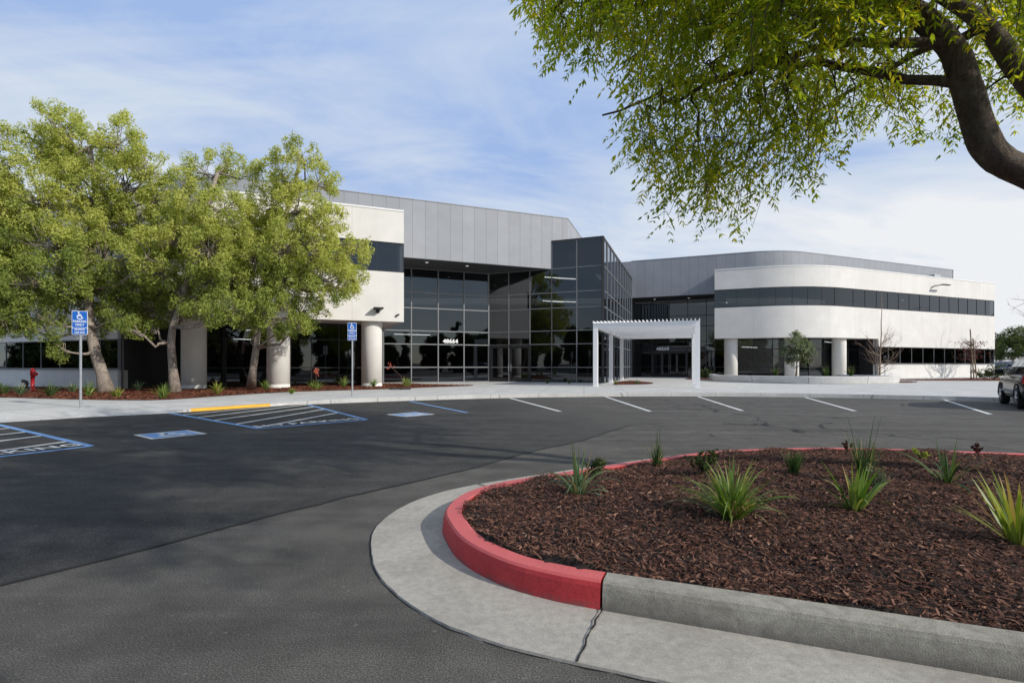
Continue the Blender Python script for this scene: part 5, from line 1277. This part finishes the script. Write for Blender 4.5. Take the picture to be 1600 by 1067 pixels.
    for sgn in (1, -1):
        m = MB(); m.tube([(-1.7, sgn * .56, 1.57), (-1.6, sgn * .56, 1.63), (-.3, sgn * .56, 1.64), (-.15, sgn * .56, 1.58)], .017, 8); B(m, 'roof_rail', M['car_trim'])
        for xw in (-1.27, 1.28):
            m = MB(); prof_ = [(.20, -.10), (.30, -.105), (.325, -.08), (.335, 0), (.325, .08), (.30, .105), (.20, .10)]
            def wheel(pr, n=28):
                mm = MB(); o = len(mm.v)
                for r_, yy_ in pr:
                    for k in range(n): a = 2 * math.pi * k / n; mm.v.append((xw + r_ * math.cos(a), sgn * (.77 + yy_), .335 + r_ * math.sin(a)))
                for i in range(len(pr) - 1):
                    for k in range(n): mm.f.append((i * n + k, i * n + (k + 1) % n, (i + 1) * n + (k + 1) % n, (i + 1) * n + k)); mm.uv.append([(0, 0)] * 4); mm.mi.append(0)
                return mm
            w = B(wheel(prof_), 'wheel', M['rubber'], smooth=True)
            mm = wheel([(.20, .10), (.205, .06), (.0, .03)])
            for k in range(6):
                a = k * math.pi / 3; mm.beam((xw + .03 * math.cos(a), sgn * .865, .335 + .03 * math.sin(a)), (xw + .2 * math.cos(a), sgn * .865, .335 + .2 * math.sin(a)), .045, .03, (0, 1, 0))
            B(mm, 'rim', M['alloy'], w)
            m = wheel([(.335, .05), (.40, .085), (.415, .112), (.39, .118), (.345, .10)]); m.v = [(x, y_, max(z_, .30)) for x, y_, z_ in m.v]; B(m, 'wheel_arch', M['rubber'])
        m = MB(); m.beam((.60, sgn * .83, 1.03), (.58, sgn * .93, 1.06), .06, .04); c0 = (.56, sgn * 1.0, 1.09); m.box(c0, (.11, .22, .15), (1, 0)); B(m, 'mirror', paint, bevel=.03)
        for xh in (-.55, .38): m = MB(); m.box((xh, sgn * .875, .90), (.17, .03, .03), (1, 0)); B(m, 'door_handle', M['car_trim'], bevel=.008)
        m = MB(); m.add([(-2.13, sgn * .80, .74), (-1.93, sgn * .86, .76), (-1.95, sgn * .845, .98), (-2.10, sgn * .78, .96), (-2.17, sgn * .52, .74), (-2.15, sgn * .52, .94)], [(0, 1, 2, 3), (0, 3, 5, 4)] if sgn < 0 else [(3, 2, 1, 0), (4, 5, 3, 0)]); B(m, 'tail_light', M['tail'])
        m = MB(); m.box((-.0, sgn * .880, .50), (1.9, .025, .08), (1, 0)); B(m, 'side_moulding', M['car_trim'], bevel=.01)
        m = MB(); m.box((2.02, sgn * .60, .70), (.24, .28, .12), (1, -sgn * .5)); B(m, 'headlight', M['alloy'], bevel=.03)
    m = MB(); m.box((-2.15, 0, .52), (.16, 1.50, .24), (1, 0)); B(m, 'rear_bumper', M['car_trim'], bevel=.05)
    m = MB(); m.box((2.14, 0, .48), (.18, 1.36, .22), (1, 0)); B(m, 'front_bumper', M['car_trim'], bevel=.05)
    m = MB(); m.box((-2.172, 0, .80), (.012, .32, .16), (1, 0)); B(m, 'number_plate', M['sign_white'])
    return t
ang = R(54); fx, fy = math.cos(ang), math.sin(ang); wl = (14.98, 15.1)      # rear left wheel on the ground
cx = wl[0] + fx * 1.27 + fy * .79; cy = wl[1] + fy * 1.27 - fx * .79
car = make_car('dark grey estate car parked nose to the kerb at the right edge', (cx, cy, 0), ang, M['car_grey'])
car2 = make_car('dark blue car parked far off beyond the corner of the right wing', (.958 * 58, 58, .153), R(200), M['car_navy'])
for o in list(car.children_recursive) + list(car2.children_recursive) + [car, car2]:
    if '_world_parts' in o: del o['_world_parts']

# far building behind the corner, seen past the right wing
hb = thing('white_warehouse', 'long low white building far behind the parked cars', 'building', (120, 120, .15))
m = MB(); m.box((135, 122, 2.1), (110, 20, 3.9), (1, 0)); m.build('wall', M['stucco_far'], hb)
m = MB(); m.box((135, 122, 4.12), (110.6, 20.6, .16), (1, 0)); m.build('roof', M['roof'], hb)

# across the car park, behind the photographer: what the dark glass mirrors
RT = 'trees across the car park mirrored in the glass'
def backdrop_tree(seed, tall, label, loc):
    rg = np.random.default_rng(seed); b = (0, 0, 0); lob = []
    if tall:
        for k in range(9): z = 0.9 + k * 1.2; r = 1.6 - .13 * k; lob += [((rg.normal(0, .5) * r, rg.normal(0, .5) * r, z), r)]
        h = 11
    else:
        for k in range(13): lob.append(((rg.normal(0, 1.7), rg.normal(0, 1.7), rg.uniform(1.0, 6.6)), rg.uniform(1.2, 1.9)))
        h = 6
    t = puff_tree('backdrop_tree', label, 'tree', RT, b, [b, (0.05, 0, h * .3), (.1, 0, h * .6), (.1, 0, h)], lob, seed, M['leaf_dark'], M['bark'], .28, (.3, .5), 40, 22, (.45, .8), .09, .1)
    t.location = loc; return t
t1 = backdrop_tree(201, True, 'tall dark conifer in the row mirrored in the glass', (-20, -26, 0))
t2 = backdrop_tree(202, False, 'round dark tree in the row mirrored in the glass', (-28, -30, 0))
rb = random.Random(8); words = 'two three four five six seven eight nine ten eleven twelve thirteen fourteen fifteen sixteen seventeen eighteen nineteen twenty'.split()
for i in range(33):
    src = t1 if (i * 7) % 5 < 2 else t2
    copy_tree(src, (-80 + i * 5.2 + rb.uniform(-2, 2), -32 - rb.uniform(0, 9), 0), i * 1.3, 'tall dark conifer in the row mirrored in the glass' if src is t1 else 'round dark tree in the row mirrored in the glass', rb.uniform(.7, 1.2))
for i, (x, y) in enumerate(((-52, 13), (-60, 20), (-66, 11), (-74, 17), (-84, 22), (-72, 25), (78, 44), (88, 52), (97, 60), (86, 39), (108, 66), (70, 36))):  # out-of-view trees added to darken the reflections in the wing windows
    src = t1 if i in (2, 8) else t2
    copy_tree(src, (x, y, 0.15), i * 2.1, ('tall dark conifer' if src is t1 else 'round dark tree') + ' added unseen beyond the %s wing to darken its outer windows' % ('left' if x < 0 else 'right'), rb.uniform(.8, 1.15))['group'] = 'unseen trees added beyond the %s wing' % ('left' if x < 0 else 'right')
rg_ = random.Random(3)
for k, (bx, by, hh, lab) in enumerate(((7.6, -3.7, 7.6, 'thin crowned tree behind the photographer that dapples the asphalt'),)):
    lob = [((bx + rg_.uniform(-3.4, 2.4), by + rg_.uniform(-1.9, 2.4), hh + rg_.uniform(-1.3, 1.6)), rg_.uniform(.6, 1.2)) for _ in range(15)]
    puff_tree('dappling_tree', lab, 'tree', None, (bx, by, 0), [(bx, by, 0), (bx + .1, by, hh * .3), (bx, by + .1, hh * .6), (bx + .1, by, hh)], lob, 210 + k, M['leaf_left'], M['bark'], .1, (.16, .26), 40, 10, (.35, .6), .06)
hb = thing('tiled_roof_building', 'low building with a red tiled roof across the car park', 'building', (-18, -48, 0))
m = MB(); m.box((-18, -52, 2.0), (60, 12, 4.0), (1, 0)); m.build('wall', M['brick_far'], hb)
m = MB(); m.add([(-49, -45, 4), (13, -45, 4), (13, -52, 6.4), (-49, -52, 6.4), (-49, -59, 4), (13, -59, 4)], [(0, 1, 2, 3), (3, 2, 5, 4), (0, 3, 4), (1, 5, 2)]); m.build('roof', M['clay'], hb)

# ------------------------------------------------------------------ light and camera
sun_dir = Vector((1.0, -0.583, 0.63)).normalized()
sl = bpy.data.lights.new('sun', 'SUN'); sl.energy = 3.8; sl.angle = R(0.6); sl.color = (1.0, 0.945, 0.86)
so = bpy.data.objects.new('sun', sl); COL.objects.link(so); so.rotation_euler = (-sun_dir).to_track_quat('-Z', 'Y').to_euler(); so.location = (30, -20, 25)

w = bpy.data.worlds.new('World'); S.world = w; w.use_nodes = True; T = w.node_tree; T.nodes.clear()
def wn(typ, **k):
    n = T.nodes.new('ShaderNode' + typ)
    for a, b in k.items(): setattr(n, a, b)
    return n
out = wn('OutputWorld'); bg = wn('Background'); sky = wn('TexSky', sky_type='NISHITA'); sky.sun_disc = False
sky.sun_elevation = math.asin(sun_dir.z); sky.sun_rotation = math.atan2(sun_dir.x, sun_dir.y); sky.altitude = 0; sky.air_density = 1.0; sky.dust_density = 0.25; sky.ozone_density = 2.0
tc = wn('TexCoord'); sp_ = wn('SeparateXYZ'); T.links.new(tc.outputs['Generated'], sp_.inputs[0])
def wm(op, a, b=0.0, c=0.0):
    n = wn('Math', operation=op)
    for i, v in enumerate((a, b, c)):
        if isinstance(v, (int, float)): n.inputs[i].default_value = v
        else: T.links.new(v, n.inputs[i])
    return n.outputs[0]
den = wm('ADD', wm('MAXIMUM', sp_.outputs[2], 0.0), 0.22)
cv = wn('CombineXYZ'); T.links.new(wm('DIVIDE', sp_.outputs[0], den), cv.inputs[0]); T.links.new(wm('DIVIDE', sp_.outputs[1], den), cv.inputs[1])
mp = wn('Mapping'); mp.inputs['Rotation'].default_value = (0, 0, R(-28)); mp.inputs['Scale'].default_value = (.6, 1.25, 1); mp.inputs['Location'].default_value = (12.9, -6.4, 0); T.links.new(cv.outputs[0], mp.inputs[0])
def wnoise(sc, det, ro, di):
    n = wn('TexNoise'); n.inputs['Scale'].default_value = sc; n.inputs['Detail'].default_value = det; n.inputs['Roughness'].default_value = ro; n.inputs['Distortion'].default_value = di; T.links.new(mp.outputs[0], n.inputs['Vector']); return n.outputs['Fac']
n1 = wnoise(.75, 7, .55, .8); n2 = wnoise(2.4, 8, .62, 1.2)
cl = wm('ADD', wm('MULTIPLY', n1, .78), wm('MULTIPLY', n2, .22))
low = wm('SUBTRACT', 1.0, wm('MINIMUM', wm('MULTIPLY', wm('MAXIMUM', sp_.outputs[2], 0.0), 2.0), 1.0))    # thicker veil towards the horizon
cl = wm('ADD', cl, wm('MULTIPLY', low, .22))
cl = wm('ADD', cl, wm('MULTIPLY', sp_.outputs[0], .085))
rmp = wn('ValToRGB'); e = rmp.color_ramp.elements; e[0].position = .43; e[0].color = (2.9, 4.1, 6.7, 1); e[1].position = .68; e[1].color = (7.15, 7.3, 7.55, 1)
k_ = e.new(.545); k_.color = (5.1, 5.85, 7.0, 1); T.links.new(cl, rmp.inputs[0])
# the cloud sheet lies ahead; behind the viewer and to the left the sky is clear
fr_ = wm('ADD', wm('MULTIPLY', sp_.outputs[1], .9), wm('ADD', wm('MULTIPLY', sp_.outputs[0], .45), .55)); fm = wn('ValToRGB'); fm.color_ramp.elements[0].position = .0; fm.color_ramp.elements[0].color = (.5, .5, .5, 1); fm.color_ramp.elements[1].position = .9; T.links.new(fr_, fm.inputs[0])
mx = wn('Mix', data_type='RGBA'); T.links.new(fm.outputs[0], mx.inputs[0]); T.links.new(sky.outputs[0], mx.inputs[6]); T.links.new(rmp.outputs[0], mx.inputs[7])
T.links.new(mx.outputs[2], bg.inputs[0]); bg.inputs[1].default_value = 0.12; T.links.new(bg.outputs[0], out.inputs[0])

cd = bpy.data.cameras.new('camera'); cd.lens = 18.0; cd.sensor_width = 36.0; cd.shift_y = 37.5 / 1600; cd.clip_end = 3000; cd.clip_start = .05
co = bpy.data.objects.new('camera', cd); COL.objects.link(co); co.location = (0, 0, H); co.rotation_euler = (R(90), 0, 0); S.camera = co
S.view_settings.view_transform = 'Standard'; S.view_settings.look = 'None'; S.view_settings.exposure = 0; S.view_settings.gamma = 1
S.render.engine = 'CYCLES'; S.cycles.use_denoising = True; S.cycles.max_bounces = 8; S.cycles.transparent_max_bounces = 12; S.cycles.sample_clamp_indirect = 6
